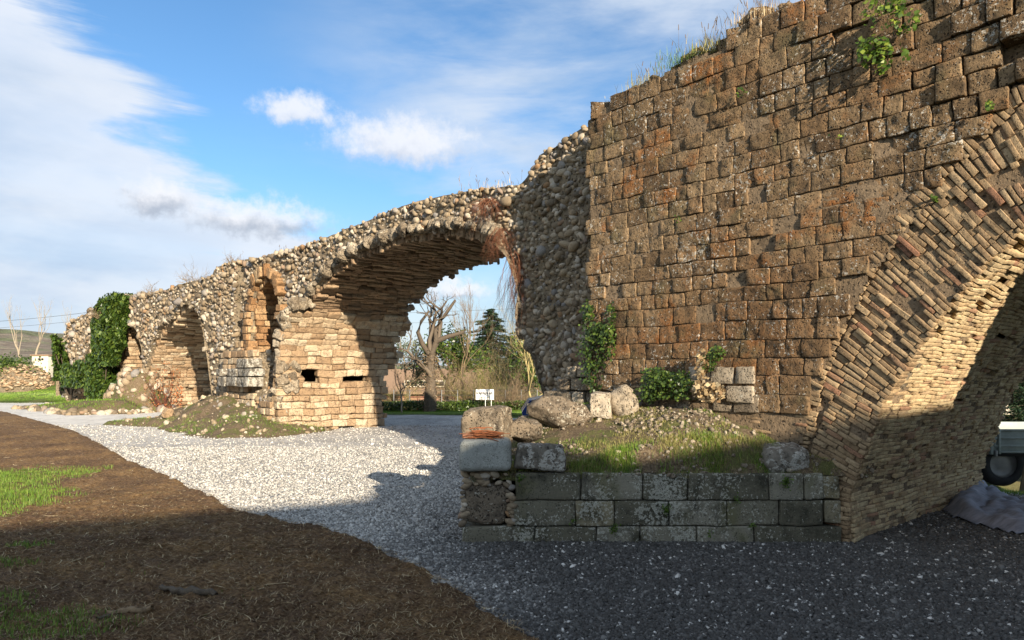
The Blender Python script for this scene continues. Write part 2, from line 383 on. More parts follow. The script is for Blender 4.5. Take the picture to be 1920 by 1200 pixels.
# ------------------------------------------------------------------ bridge profiles (u along the bridge, z up)
A1 = [(0, -.3), (0, .45), (-.04, .6), (-.34, 1.43), (-.77, 2.11), (-1.12, 2.55), (-1.43, 2.88), (-2.0, 3.2), (-2.8, 3.44), (-4, 3.6), (-5.5, 3.6), (-7, 3.42), (-8.1, 3.0), (-9, 2.1), (-9.5, 1), (-9.6, -.3)][::-1]
A1o = [(.42, 1.16), (.36, 1.5), (.10, 2.15), (-.22, 2.75), (-.75, 3.4), (-1.35, 3.95), (-2.1, 4.25), (-3.2, 4.42), (-4.5, 4.5)]
AB = [(4.85, -.3), (4.85, 1.3), (5.05, 1.8), (5.5, 2.5), (5.42, 2.9), (5.7, 3.52), (6.3, 4.0), (7.2, 4.22), (8.8, 4.32), (10.5, 4.24), (11.2, 4.10), (12, 3.9), (12.9, 3.5), (13.5, 2.95), (13.85, 2.3), (14.05, 1.4), (14.05, -.3)]
pxA2 = [(394, 790), (393, 747), (390, 727), (383, 675), (377, 633), (370, 593), (360, 577), (345, 570), (333, 572), (322, 590), (314, 603), (298, 608), (282, 640), (270, 690), (264, 740), (262, 790)]
A2 = [tuple(FP(a, b, .3)) for a, b in pxA2]
A3 = [(26.9 + .3, -.3), (27.2, 1.5), (27.5, 2.6), (28.2, 3.3), (29.2, 3.6), (30.0, 3.4), (30.6, 2.6), (30.8, 1.2), (30.8, -.3)]
A4 = [(33.8, -.3), (33.8, 2.2), (34.2, 3.1), (35.2, 3.45), (37, 3.0), (38.8, 1.9), (39.8, .6), (39.9, -.3)]
NI = [(14.55, 2.15), (14.55, 3.45), (14.75, 3.95), (15.4, 4.22), (16.05, 4.0), (16.4, 3.45), (16.4, 2.15)]
def prof(pts, v, ext):
    q = FPoly(pts, v); q = np.concatenate([ext, q]) if len(ext) else q
    return q
topN = FPoly([(1500, -2), (1470, 15), (1440, 30), (1380, 45), (1372, 78), (1310, 100), (1250, 130), (1190, 165), (1132, 195), (1118, 212)], 0)
topF = FPoly([(1112, 232), (1085, 236), (1040, 265), (1002, 288), (990, 318), (965, 345), (925, 350), (880, 354), (800, 370), (760, 380), (720, 395), (690, 410), (650, 425), (590, 450), (530, 470), (490, 480), (450, 487), (410, 502), (400, 520), (350, 531), (300, 548), (240, 556), (200, 566), (172, 580), (162, 590), (130, 608), (119, 640)], .5)
TOP = np.concatenate([[(-12, 5.9), (-6, 5.9), (-1, 5.75)], topN, topF]); TOP = TOP[np.argsort(TOP[:, 0])]
U0, U1 = -11.0, float(TOP[-1, 0])
def ztop(u): return np.interp(u, TOP[:, 0], TOP[:, 1])
def vfront(u, z):
    u = np.asarray(u, float); z = np.asarray(z, float)
    v = np.where(u < 3.38, .13, .60 + 0 * u)
    low = .12 + .40 * (1 - sm(u, 14.7, 15.5)) * sm(z, .9, 1.5)
    pier = np.where(z < 2.2, low, low + (.55 - low) * sm(z, 2.15, 2.45))
    v = np.where((u > 13.2) & (z < 2.5), pier, v)
    v = np.where(u > 17.5, .42, v)
    # near pier, low courses left of the facing step forward
    v = np.where((u >= 3.38) & (u < 4.7) & (z < 2.05 - (u - 3.38) * .9), .14, v)
    return v
VH = [(2.28, 2.52, .50, .78), (1.98, 2.06, .05, .30), (1.30, 1.36, 1.9, 2.2), (.78, .84, 1.2, 1.5), (2.0, 2.1, 1.9, 2.2), (.95, 1.0, 2.6, 2.9), (1.62, 1.7, 2.5, 2.8), (2.72, 2.8, .1, .4)]
PH = [(1.45, 1.66, .80, 1.20), (1.42, 1.62, 1.95, 2.55), (-.1, .16, .50, .95), (-.1, .14, 1.15, 1.5), (-.1, .16, 1.85, 2.3)]
VB = 3.75
def vcap(P, R_=None):
    d = P[:, :2] - P0; u = d @ D_; v = d @ N_; lim = 3.40 - .26 * (1 - sm(P[:, 2], 1.15, 2.3)) - .0 * u
    lim = np.where((u > 4.9) & (u < 13.4), 3.3, lim); lim = np.where((u >= 13.4) & (u < 14.3) & (P[:, 2] > 2), 3.3 + .1 * (u - 13.4), lim); ov = np.where((u > 4.9) & (u < 20), np.maximum(v - lim, 0), 0); P = P.copy(); P[:, :2] -= N_ * ov[:, None]; return P
def dense(P, d=.08):
    P = np.asarray(P, float); o = [P[0]]
    for a, b in zip(P[:-1], P[1:]):
        k = max(1, int(np.hypot(*(b - a)) / d))
        for i in range(1, k + 1): o.append(a + (b - a) * i / k)
    return np.array(o)
def inpoly(u, z, P):
    P = np.asarray(P); r = np.zeros(u.shape, bool); n = len(P); j = n - 1
    for i in range(n):
        a, b = P[i], P[j]
        c = ((a[1] > z) != (b[1] > z)) & (u < (b[0] - a[0]) * (z - a[1]) / (b[1] - a[1] + 1e-12) + a[0]); r ^= c; j = i
    return r
HOLES = [A1, AB, A2, A3, A4]
def solid(u, z, niche=True):
    r = (z < ztop(u)) & (z > -.35) & (u > U0) & (u < U1)
    for h in HOLES + ([NI] if niche else []):
        P = [(a, b if b > -.25 else -.6) for a, b in h]
        r &= ~inpoly(u, z, P)
    return r
bridge = thing('ruined_stone_bridge', 'ruined stone and brick bridge with a big rubble arch in the middle', 'bridge', (*P0, 0))

def core_front():
    du = .07; us = np.arange(U0, U1 + du, du); zs = np.arange(-.3, 6.2, du)
    uu, zz = np.meshgrid(us, zs, indexing='ij'); nu, nz = uu.shape
    cu = uu[:-1, :-1] + du / 2; cz = zz[:-1, :-1] + du / 2
    keep = solid(cu.ravel(), cz.ravel()).ravel()
    a = (np.arange(nu - 1)[:, None] * nz + np.arange(nz - 1)[None]).ravel()
    Fc = np.stack([a, a + nz, a + nz + 1, a + 1], 1)[keep]
    used = np.unique(Fc); mp = np.full(nu * nz, -1); mp[used] = np.arange(len(used)); Fc = mp[Fc]
    u = uu.ravel()[used]; z = zz.ravel()[used]
    # snap rim vertices to the true outline
    curves = np.concatenate([dense(h, .03) for h in HOLES + [NI]] + [np.stack([us, ztop(us)], 1)])
    cnt = np.bincount(Fc.ravel(), minlength=len(used)); rim = np.where(cnt < 4)[0]
    for s in range(0, len(rim), 400):
        r_ = rim[s:s + 400]; d = (u[r_, None] - curves[None, :, 0]) ** 2 + (z[r_, None] - curves[None, :, 1]) ** 2
        j = d.argmin(1); ok = d[np.arange(len(r_)), j] < .1 ** 2
        u[r_[ok]] = curves[j[ok], 0]; z[r_[ok]] = curves[j[ok], 1]
    v = vfront(u, z); P = UV(u, v, z)
    dsp = fbm(P * 2.2, 4, 3) * np.where(u < 3.38, .03, .09)
    P[:, :2] -= N_ * dsp[:, None]
    return P, Fc, np.full(len(P), .5)
def sweep(line, v0, v1, d=.09, amp=.03, seed=1, inset=0.0):
    L = dense(line, d); nv = int((v1 - v0) / d) + 2; vs = np.linspace(v0, v1, nv)
    u = np.repeat(L[:, 0], nv); z = np.repeat(L[:, 1], nv); v = np.tile(vs, len(L)); P = UV(u, v, z)
    kb = np.ones(len(v), bool)
    for a_, b_, c_, d_ in (PH if line is AB else VH if line is A1 else ()): kb &= ~((z > a_ - .02) & (z < b_ + .02) & (v > c_) & (v < d_) & ((u > 9) | (u > -3) & (line is A1)))
    dn = fbm3(P * 2.5, 3, seed) * amp; P = P + dn; gf = grid_faces(len(L), nv)
    return P, gf[kb[gf].all(1)], np.full(len(P), .5)
parts = [core_front()]
for k, (h, vf) in enumerate(((A1, .12), (AB, .5), (A2, .38), (A3, .4), (A4, .4))):
    parts.append(sweep(h, vf, VB + (.3 if k == 0 else 0), seed=k))
parts.append(sweep(NI, .45, 1.55, seed=8))
nb = UV(*[q.ravel() for q in np.meshgrid(np.linspace(14.4, 16.6, 12), [1.5], np.linspace(2.0, 4.4, 12), indexing='ij')]); parts.append((nb, grid_faces(12, 12), np.full(144, .5)))
parts.append(sweep([(14.5, 2.18), (16.5, 2.18)], .4, 1.6, seed=9))
us = np.arange(U0, U1, .1)
def backface():
    du = .14; us_ = np.arange(U0, U1 + du, du); zs = np.arange(-.3, 6.2, du)
    uu, zz = np.meshgrid(us_, zs, indexing='ij'); nu, nz = uu.shape
    keep = solid((uu[:-1, :-1] + du / 2).ravel(), (zz[:-1, :-1] + du / 2).ravel(), False)
    a = (np.arange(nu - 1)[:, None] * nz + np.arange(nz - 1)[None]).ravel(); Fc = np.stack([a, a + 1, a + nz + 1, a + nz], 1)[keep]
    P = UV(uu.ravel(), np.where(uu.ravel() < 3, VB + .3, VB), zz.ravel())
    return P, Fc, np.full(len(P), .5)
parts.append(backface())
nv = 30; tv = np.linspace(0, 1, nv); uu = np.repeat(us, nv); vf = vfront(us, ztop(us)); vbk = np.where(us < 3, VB + .3, VB)
vv = (vf[:, None] + (vbk - vf)[:, None] * tv[None]).ravel(); zt = ztop(uu)
Pt = UV(uu, vv, zt - .03 + fbm(UV(uu, vv, zt) * 1.7, 4, 5) * .10 * np.tile(sm(tv, 0, .1), len(us)))
parts.append((Pt, grid_faces(len(us), nv), np.full(len(Pt), .5)))
for ue in (U0 + .02, U1 - .02):
    q = UV(*[a.ravel() for a in np.meshgrid([ue], np.linspace(.12, VB + .3, 10), np.linspace(-.3, float(ztop(ue)), 12), indexing='ij')]); parts.append((q, grid_faces(10, 12), np.full(120, .5)))
V, Fc, R = join(*parts); V = vcap(V)
obj('rubble_core', V, Fc, M['core'], bridge, {'rnd': R})
# mortar bed behind the near tufa facing
uu, zz = np.meshgrid(np.arange(-3.4, 3.40, .04), np.arange(.6, 6.0, .04), indexing='ij')
def seg_out(u):  # height of the outer ring curve at u
    o = np.array(A1o); return np.interp(u, o[::-1, 0], o[::-1, 1])

# ---- near facing of squared tufa blocks
def block_rows(rows, ulo, uhi, wmin, wmax, seed):
    r = np.random.RandomState(seed); out = []
    for z0, z1 in rows:
        zc = (z0 + z1) / 2; a, b = ulo(z0, z1), uhi(zc); u = a + r.uniform(-.05, .02)
        while u < b:
            w_ = r.uniform(wmin, wmax) * (1.35 if r.rand() < .12 else 1); 
            if b - u - w_ < wmin * .6: w_ = b - u
            out.append((u, u + w_, z0, z1)); u += w_
            if u >= b - .01: break
    return out
rows = []; z = 1.22; r_ = np.random.RandomState(3)
while z < 5.95:
    h_ = r_.uniform(.165, .215) * (1.15 if z > 4.4 else 1); rows.append((z, z + h_)); z += h_
ao = np.array(A1o)
def u_ring(z0, z1):
    if z1 >= 4.45: return -3.9
    return float(np.interp(z1, ao[:, 1], ao[:, 0])) + .02
bl = block_rows(rows, u_ring, lambda zc: 3.40 + .05 * math.sin(zc * 9), .15, .33, 5)
pos, half, rn = [], [], []; r_ = np.random.RandomState(11)
for a, b, z0, z1 in bl:
    uc = (a + b) / 2; zc = (z0 + z1) / 2
    if zc > float(ztop(uc)) - .05 or a < -3.95: continue
    if 1.05 < uc < 3.2 and zc < 1.42: continue
    out_ = r_.normal(0, .006); er = fbm(np.array([[uc * .9, zc * .9, 3.3]]), 3, 4)[0]
    ero = sm((-uc - .1) * .5 + zc * .35 - 1.2, 0, 1) * .6
    out_ += -.015 * max(0, er) * 2 + r_.uniform(-.06, .04) * ero
    if r_.rand() < .05 + .08 * ero: out_ -= .05
    if r_.rand() < .002 + .02 * ero: continue
    g = .001 + .006 * r_.rand() ** 2 + .016 * ero * r_.rand()
    pos.append((uc, .06 - out_, zc)); half.append(((b - a) / 2 - g, .12, (z1 - z0) / 2 - g * .8)); 
    rn.append(np.clip(.5 + .35 * er + r_.normal(0, .2), 0, 1))
pos = np.array(pos); half = np.array(half)
AX = np.array([[D_[0], D_[1], 0], [N_[0], N_[1], 0], [0, 0, 1.]])
def axes_tilt(n, seed, a=.03):
    R_ = rotm(np.random.RandomState(seed).normal(0, a, (n, 3))); return np.einsum('nij,jk->nik', R_, AX)
V, Fc, R = batch(B6, UV(pos[:, 0], pos[:, 1], pos[:, 2]), axes_tilt(len(pos), 2, .018), half, .0, np.array(rn), .012, 9, 3, bev=.008)
Vf = fbm(V * 28, 2, 9) + .8 * fbm(V * 11, 2, 19); V = V + (np.stack([-N_[0] * Vf, -N_[1] * Vf, 0 * Vf], 1)) * .011
V = V + fbm3(V * .9, 2, 77) * .03
zd = V[:, :2] - P0; zu = zd @ D_; c1, c2 = FP(1430, 600), FP(1290, 640)
zz_ = np.exp(-(((zu - c1[0]) / .75) ** 2 + ((V[:, 2] - c1[1]) / .75) ** 2)) + .8 * np.exp(-(((zu - c2[0]) / .9) ** 2 + ((V[:, 2] - c2[1] + .1) / .45) ** 2))
obj('tufa_facing', V, Fc, M['tufa'], bridge, {'rnd': R, 'zone': np.clip(zz_ * (.2 + .75 * R), 0, .85)}, smooth=True)
# mortar sheet
keepg = (zz < ztop(uu) - .04) & (zz > np.where(uu < .45, seg_out(uu) - .25, .6))
keepc = keepg[:-1, :-1] & keepg[1:, 1:] & keepg[1:, :-1] & keepg[:-1, 1:]
eg = sm((-uu.ravel() - .1) * .5 + zz.ravel() * .35 - 1.2, 0, 1); Pm = UV(uu.ravel(), -.036 + .13 * eg, zz.ravel()); Pm[:, :2] -= N_ * (fbm(Pm * 6, 3, 1) * (.009 + .008 * eg))[:, None]
obj('facing_mortar', Pm, grid_faces(*uu.shape)[keepc.ravel()], M['mortar'], bridge, {'rnd': fbm(Pm * 3, 2) * .5 + .5})

# ---- generic coursed masonry on a swept curve
def coursed(line, v0, v1, ch, bl_, thick, seed, tpl=B3, start=0, hole=.02, proud=.03, gap=.05, vjit=.12, rfun=None, pr_amp=.015, front_ang=0.0, vend=None, flip=1, lump=.008, bev=.009, wave=.02, bed=.022, jit=.05, holes=()):
    L = dense(line, .01); seg = np.hypot(*np.diff(L, axis=0).T); s = np.concatenate([[0], np.cumsum(seg)]); tot = s[-1]
    r = np.random.RandomState(seed); pos, axs, half, rn = [], [], [], []
    t = start
    while t < tot - ch * .5:
        h_ = ch * r.uniform(.82, 1.18); c = t + h_ / 2
        u = np.interp(c, s, L[:, 0]); z = np.interp(c, s, L[:, 1])
        du = np.interp(c + .12, s, L[:, 0]) - np.interp(c - .12, s, L[:, 0]); dz = np.interp(c + .12, s, L[:, 1]) - np.interp(c - .12, s, L[:, 1])
        q = math.hypot(du, dz) + 1e-9; du /= q; dz /= q
        nu_, nz_ = (-dz * flip, du * flip)     # normal towards the opening
        v = v0 + r.uniform(0, vjit); ve = v1 + (r.uniform(-vjit, vjit) if vend is None else vend(u, z, r))
        wav = fbm(np.array([[u * .8, z * .8, seed]]), 2)[0]
        while v < ve:
            l_ = bl_ * r.uniform(.6, 1.35); 
            if v + l_ > ve: l_ = ve - v
            if l_ < .04: break
            if r.rand() > hole:
                if any(a_ < z < b_ and c_ < v + l_ / 2 < d_ for a_, b_, c_, d_ in holes): v += l_; continue
                pr = proud + r.normal(0, pr_amp) + .02 * fbm(np.array([[u * 1.3, (v) * 1.3, z * 1.3]]), 2, seed)[0]
                pc = np.array(UV(u + nu_ * (pr - thick / 2), v + l_ / 2, z + nz_ * (pr - thick / 2)))
                T = np.array([D_[0] * du, D_[1] * du, dz]); Nn = np.array([D_[0] * nu_, D_[1] * nu_, nz_]); Vd = np.array([N_[0], N_[1], 0.])
                pos.append(pc); axs.append([Vd, Nn, T]); half.append([l_ / 2 - gap * ch * .5 * r.uniform(.6, 1.6), thick / 2, h_ / 2 - gap * ch * r.uniform(.8, 1.6)])
                rn.append(r.uniform(0, 1) if rfun is None else rfun(u, v, z, r))
            v += l_
        t += h_
    R_ = rotm(r.normal(0, .018, (len(pos), 3))); axs = np.einsum('nij,njk->nik', R_, np.array(axs))
    V, Fc, R = batch(tpl, np.array(pos), axs, np.array(half), jit, np.array(rn), lump, 10, seed, bev)
    V = V + fbm3(V * 1.3, 2, seed + 9) * wave
    if bed is not None:
        Lo = dense(line, .06); tg = np.gradient(Lo, axis=0); tg /= np.hypot(*tg.T)[:, None] + 1e-9; nn = np.stack([-tg[:, 1], tg[:, 0]], 1) * flip
        nvv = int((v1 - v0) / .06) + 2; vs = np.linspace(v0 + .04, v1 - (.05 if vend is None else .12), nvv); u_ = np.repeat(Lo[:, 0] + nn[:, 0] * (proud - bed), nvv); z_ = np.repeat(Lo[:, 1] + nn[:, 1] * (proud - bed), nvv)
        vt_ = np.tile(vs, len(Lo)); Pb = UV(u_, vt_, z_); Pb = Pb + fbm3(Pb * 1.3, 2, seed + 9) * wave + fbm3(Pb * 9, 2, seed) * bed * .5
        kb = np.ones(len(vt_), bool)
        for a_, b_, c_, d_ in holes: kb &= ~((z_ > a_) & (z_ < b_) & (vt_ > c_) & (vt_ < d_))
        gf = grid_faces(len(Lo), nvv); gf = gf[kb[gf].all(1)]
        BEDS.append((Pb, gf, fbm(Pb * 2, 2) * .5 + .5))
    return V, Fc, R
BEDS = []
# near brick vault (intrados of the right arch): left half bricks in detail, far half coarser
a1 = np.array(A1); near = a1[::-1][:13]    # from pier foot up and over
V, Fc, R = coursed(near, .02, 4.1, .043, .19, .16, 21, tpl=B3, hole=.045, proud=.035, gap=.07, vjit=.02, pr_amp=.008, flip=1, vend=lambda u, z, r: r.uniform(-.12, .06), lump=.006, bev=.0035, wave=.04, bed=.014, jit=.02, holes=VH)
obj('brick_vault', V, Fc, M['vaultbrick'], bridge, {'rnd': R}, smooth=True)
# ring of bricks on the face (voussoirs standing on edge across the ring)
GAPS = [(*FP(px, py), rx * .0047, ry * .0047) for px, py, rx, ry in ((1690, 570, 42, 13), (1850, 392, 16, 20), (1893, 335, 24, 24), (1738, 468, 26, 8), (1702, 425, 20, 9), (1585, 722, 22, 8), (1668, 655, 12, 5), (1780, 545, 12, 6), (1615, 640, 10, 5))]
def ring():
    I = dense(near, .01); O = np.array([(.52, -.3), (.50, .6), (.47, .95)] + A1o); O = dense(O, .01)
    si = np.concatenate([[0], np.cumsum(np.hypot(*np.diff(I, axis=0).T))])
    r = np.random.RandomState(8); pos, axs, half, rn = [], [], [], []
    t = 0.0
    while t < si[-1] - .1:
        h_ = .045 * r.uniform(.85, 1.15); c = t + h_ / 2; t += h_
        p = np.array([np.interp(c, si, I[:, 0]), np.interp(c, si, I[:, 1])])
        q2 = np.array([np.interp(c + .15, si, I[:, 0]), np.interp(c + .15, si, I[:, 1])]); q1 = np.array([np.interp(max(c - .15, 0), si, I[:, 0]), np.interp(max(c - .15, 0), si, I[:, 1])])
        tg = q2 - q1; tg /= np.hypot(*tg); nn = np.array([tg[1], -tg[0]])   # outwards (towards +u)
        if nn[0] < 0 and p[1] < 3: nn = -nn
        if p[1] > 3 and nn[1] < 0: nn = -nn
        # bricks tilt: courses slope down to the arris on the lower part
        tilt = math.radians(9) * sm(p[1], .25, 1.0) * (1 - sm(p[1], 2.6, 3.4))
        ca, sa = math.cos(tilt), math.sin(tilt); nn = np.array([nn[0] * ca - nn[1] * sa, nn[0] * sa + nn[1] * ca]); tg = np.array([-nn[1], nn[0]])
        if p[1] < 1.15: Lr = .46 + .03 * r.rand()
        else: Lr = max(.46, float(np.sqrt(((O - p) ** 2).sum(1)).min()) - .085)
        kA = max(0, c - .3); ta = np.array([np.interp(kA + .1, si, I[:, 0]) - np.interp(kA, si, I[:, 0]), np.interp(kA + .1, si, I[:, 1]) - np.interp(kA, si, I[:, 1])]); tb = np.array([np.interp(c + .4, si, I[:, 0]) - np.interp(c + .3, si, I[:, 0]), np.interp(c + .4, si, I[:, 1]) - np.interp(c + .3, si, I[:, 1])])
        kc = abs(math.asin(np.clip((ta[0] * tb[1] - ta[1] * tb[0]) / (np.hypot(*ta) * np.hypot(*tb) + 1e-9), -1, 1))) / .7
        x = -.03 + r.uniform(-.012, .012); n_ = 0; off = .1 * ((len(pos)) % 2)
        while x < Lr:
            l_ = .19 * r.uniform(.75, 1.2) - (off if x < 0 else 0)
            if x + l_ > Lr - .05: l_ = Lr - x
            c2_ = p + nn * (x + l_ / 2); gone = any(((c2_[0] - a_) / b_) ** 2 + ((c2_[1] - c_) / d_) ** 2 < 1 for a_, c_, b_, d_ in GAPS)
            if not gone and r.rand() > .022 * (1 + 2.2 * max(0, fbm(np.array([[p[0] * 2 + 5, p[1] * 2, 1.]]), 2)[0])) + (0.25 if fbm(np.array([[(p[0] + x) * 2.6, p[1] * 2.6, 7.]]), 2)[0] > .62 else 0):
                c2 = p + nn * (x + l_ / 2)
                if c2[1] > -.1:
                    pr = .024 + r.normal(0, .009) - (.03 if r.rand() < .08 else 0) + (.03 * fbm(np.array([[c2[0] * 1.2, c2[1] * 1.2, 5.]]), 2)[0])
                    pos.append(UV(c2[0], -pr + .08, c2[1])); axs.append([[D_[0] * nn[0], D_[1] * nn[0], nn[1]], [N_[0], N_[1], 0], [D_[0] * tg[0], D_[1] * tg[0], tg[1]]])
                    half.append([l_ / 2 - .004 * r.uniform(.6, 1.8), .08, h_ * .5 * (1 + kc * (x + l_ / 2)) - .0028 * r.uniform(.5, 1.8)]); rn.append(r.uniform(0, 1))
            x += l_
    # thin outer band of small bricks following the extrados
    so = np.concatenate([[0], np.cumsum(np.hypot(*np.diff(O, axis=0).T))]); t = 1.35
    while t < so[-1]:
        h_ = .05 * r.uniform(.85, 1.15); c = t; t += h_
        p = np.array([np.interp(c, so, O[:, 0]), np.interp(c, so, O[:, 1])]); q = np.array([np.interp(c + .1, so, O[:, 0]), np.interp(c + .1, so, O[:, 1])])
        tg = q - p; tg /= np.hypot(*tg) + 1e-9; nn = np.array([tg[1], -tg[0]]); tl = .12; nn = np.array([nn[0] * math.cos(tl) - nn[1] * math.sin(tl), nn[0] * math.sin(tl) + nn[1] * math.cos(tl)]); tg = np.array([-nn[1], nn[0]])
        if r.rand() < .08: continue
        c2 = p - nn * .035
        pos.append(UV(c2[0], .045 + r.normal(0, .006), c2[1])); axs.append([[D_[0] * nn[0], D_[1] * nn[0], nn[1]], [N_[0], N_[1], 0], [D_[0] * tg[0], D_[1] * tg[0], tg[1]]])
        half.append([.075 * r.uniform(.8, 1.15), .08, h_ * .5 - .005]); rn.append(r.uniform(0, .82))
    R_ = rotm(r.normal(0, .011, (len(pos), 3))); axs = np.einsum('nij,njk->nik', R_, np.array(axs))
    return batch(B3, np.array(pos), axs, np.array(half), .018, np.array(rn), .007, 9, 4, .0035)
k_ = 60; Iq = dense(near, .02); Oq = dense(np.array([(.52, -.3), (.50, .6), (.47, .95)] + A1o), .02); tt_ = np.linspace(0, 1, 90)
Iq = Iq[(tt_ * (len(Iq) - 1)).astype(int)]; Iq[:, 0] += .01; jq = [int(((Oq - p) ** 2).sum(1).argmin()) for p in Iq]; jq = np.maximum.accumulate(jq); Oq = Oq[jq]
sq = np.linspace(0, 1, 14); gq = Iq[:, None] * (1 - sq)[None, :, None] + Oq[:, None] * sq[None, :, None]; Pq = UV(gq[..., 0].ravel(), .004, gq[..., 1].ravel()); Pq[:, :2] -= N_ * (fbm(Pq * 5, 3, 3) * .016)[:, None]
obj('ring_mortar', Pq, grid_faces(90, 14), M['mortar'], bridge, {'rnd': fbm(Pq * 3, 2) * .5 + .5})
V, Fc, R = ring(); obj('brick_arch_ring', V, Fc, M['brick'], bridge, {'rnd': R}, smooth=True)
# brick courses between facing and mound, right end
def small_wall(u0, u1, zs, h_, l_, vf, seed, tpl=B3, gap=.005, cond=None, th=.08):
    r = np.random.RandomState(seed); pos, half, rn = [], [], []
    z = zs[0]
    while z < zs[1] - h_ * .4:
        hh = h_ * r.uniform(.9, 1.1); u = u0 + r.uniform(-l_ * .4, 0)
        while u < u1:
            w_ = l_ * r.uniform(.65, 1.3); uc = u + w_ / 2; zc = z + hh / 2
            if (cond is None or cond(uc, zc)) and r.rand() > .03:
                vf_ = vf(uc, zc) if callable(vf) else vf
                pos.append((uc, vf_ + th + r.normal(0, gap * 1.2), zc)); half.append((w_ / 2 - gap * r.uniform(.7, 1.6), th, hh / 2 - gap * r.uniform(.6, 1.3))); rn.append(r.rand())
            u += w_
        z += hh
    pos = np.array(pos); half = np.array(half)
    return batch(tpl, UV(pos[:, 0], pos[:, 1], pos[:, 2]), axes_tilt(len(pos), seed, .02), half, .03, np.array(rn), gap, 12, seed)
for q_ in (small_wall(.40, 1.02, (.82, 1.24), .046, .2, -.03, 31), small_wall(1.72, 2.05, (1.40, 1.50), .042, .2, -.075, 32), small_wall(2.25, 3.0, (1.40, 1.49), .042, .2, -.075, 33)):
    obj('brick_course', q_[0], q_[1], M['brick'], bridge, {'rnd': q_[2]}, smooth=True)
# pale bigger stones under and beside the facing
V, Fc, R = join(small_wall(1.0, 3.5, (1.0, 1.42), .20, .30, -.05, 35, B4, .012, lambda u, z: z > 1.2 or u > 2.4),
                small_wall(3.30, 4.75, (-.1, 2.3), .185, .26, -.02, 36, B4, .014, lambda u, z: z < 2.0 - (u - 3.38) * .75),
                (lambda q: (q[0], q[1], q[2] * .3 + .7))(small_wall(.98, 1.70, (1.30, 1.74), .20, .30, -.10, 39, B4, .012)))
obj('pale_footing_stones', V, Fc, M['boulder'], bridge, {'rnd': R}, smooth=True)

# ---- big arch: left pier and soffit
ab = np.array(AB)[::-1]      # from left pier foot over to the right
low = [p for p in ab if p[1] < 3.0 and p[0] > 9]; Llow = np.array([(14.05, -.3), (14.05, 1.4), (13.85, 2.3), (13.5, 2.95), (13.2, 3.22)])
pierc = lambda u, z, r: r.uniform(-.10, .10) - .28 * (1 - float(sm(z, 1.15, 2.1))) + .12 * math.sin(z * 7)
def vfc(L): return L
V, Fc, R = coursed(Llow, .05, 3.46, .17, .34, .22, 41, tpl=B4, hole=.008, proud=.05, gap=.035, vjit=.1, pr_amp=.018, flip=-1, vend=pierc, lump=.02, bev=.016, wave=.06, bed=.022, holes=PH)
obj('pier_side_stones', V, Fc, M['limestone'], bridge, {'rnd': R}, smooth=True)
Lup = np.array([(13.2, 3.22), (12.9, 3.5), (12, 3.9), (11.2, 4.10), (10.5, 4.24), (8.8, 4.32), (7.2, 4.22), (6.4, 4.05), (6.0, 3.83)])
V, Fc, R = coursed(Lup, .55, 3.28, .105, .40, .2, 42, tpl=B4, hole=.03, proud=.06, gap=.07, vjit=.08, pr_amp=.024, flip=-1, lump=.02, wave=.06, bed=.045, vend=lambda u, z, r: r.uniform(-.22, .25))
obj('arch_soffit_stones', V, Fc, M['soffit'], bridge, {'rnd': R}, smooth=True)
# arch 2 interior, arch 3/4 interiors
L2 = dense(np.array(A2), .2); 
V, Fc, R = coursed(np.array(A2)[::-1], .45, 3.6, .16, .36, .2, 43, tpl=B3, hole=.03, proud=.05, gap=.06, pr_amp=.02, flip=-1)
obj('second_arch_stones', V, Fc, M['limestone'], bridge, {'rnd': R}, smooth=True)
V, Fc, R = join(coursed(np.array(A3)[::-1], .45, 3.6, .18, .4, .2, 44, tpl=B2, hole=.03, proud=.05, gap=.06, flip=-1), coursed(np.array(A4)[::-1], .45, 3.6, .18, .4, .2, 45, tpl=B2, hole=.03, proud=.05, gap=.06, flip=-1))
obj('far_arch_stones', V, Fc, M['limestone'], bridge, {'rnd': R}, smooth=True)
V, Fc, R = join(*BEDS); V = vcap(V - np.array([N_[0], N_[1], 0]) * 0); obj('bedding_mortar', V, Fc, M['mortar'], bridge, {'rnd': R}, smooth=True)
# niche lining and its stepped voussoirs
V, Fc, R = coursed(np.array(NI), .5, 1.5, .19, .33, .2, 46, tpl=B4, hole=0, proud=.04, gap=.04, flip=1, bed=None)
o2 = []; r_ = np.random.RandomState(5)
NL = dense(np.array(NI), .01); sN = np.concatenate([[0], np.cumsum(np.hypot(*np.diff(NL, axis=0).T))])
pos, axs, half = [], [], []
for c in np.arange(.12, sN[-1], .2):
    u = np.interp(c, sN, NL[:, 0]); z = np.interp(c, sN, NL[:, 1])
    if z < 2.9 and u < 15: continue
    if r_.rand() < .18: continue
    tg = np.array([np.interp(c + .1, sN, NL[:, 0]) - u, np.interp(c + .1, sN, NL[:, 1]) - z]); tg /= np.hypot(*tg) + 1e-9; nn = np.array([-tg[1], tg[0]]) * -1
    if z < 3.4: nn = np.array([math.copysign(1, u - 15.4), 0]); tg = np.array([0, 1.])
    cc = np.array([u, z]) + -nn * -(.10 + r_.uniform(-.03, .05)) if z < 3.4 else np.array([u, z]) + nn * 0 + np.array([u - 15.4, z - 3.3]) / math.hypot(u - 15.4, z - 3.3) * .12
    if z >= 3.4: nn = np.array([u - 15.4, z - 3.3]) / math.hypot(u - 15.4, z - 3.3); tg = np.array([-nn[1], nn[0]])
    pos.append(UV(cc[0], .52 + r_.uniform(-.05, .03), cc[1])); axs.append([[D_[0] * nn[0], D_[1] * nn[0], nn[1]], [N_[0], N_[1], 0], [D_[0] * tg[0], D_[1] * tg[0], tg[1]]]); half.append([.14 * r_.uniform(.6, 1.4), .14, .09 * r_.uniform(.8, 1.05)])
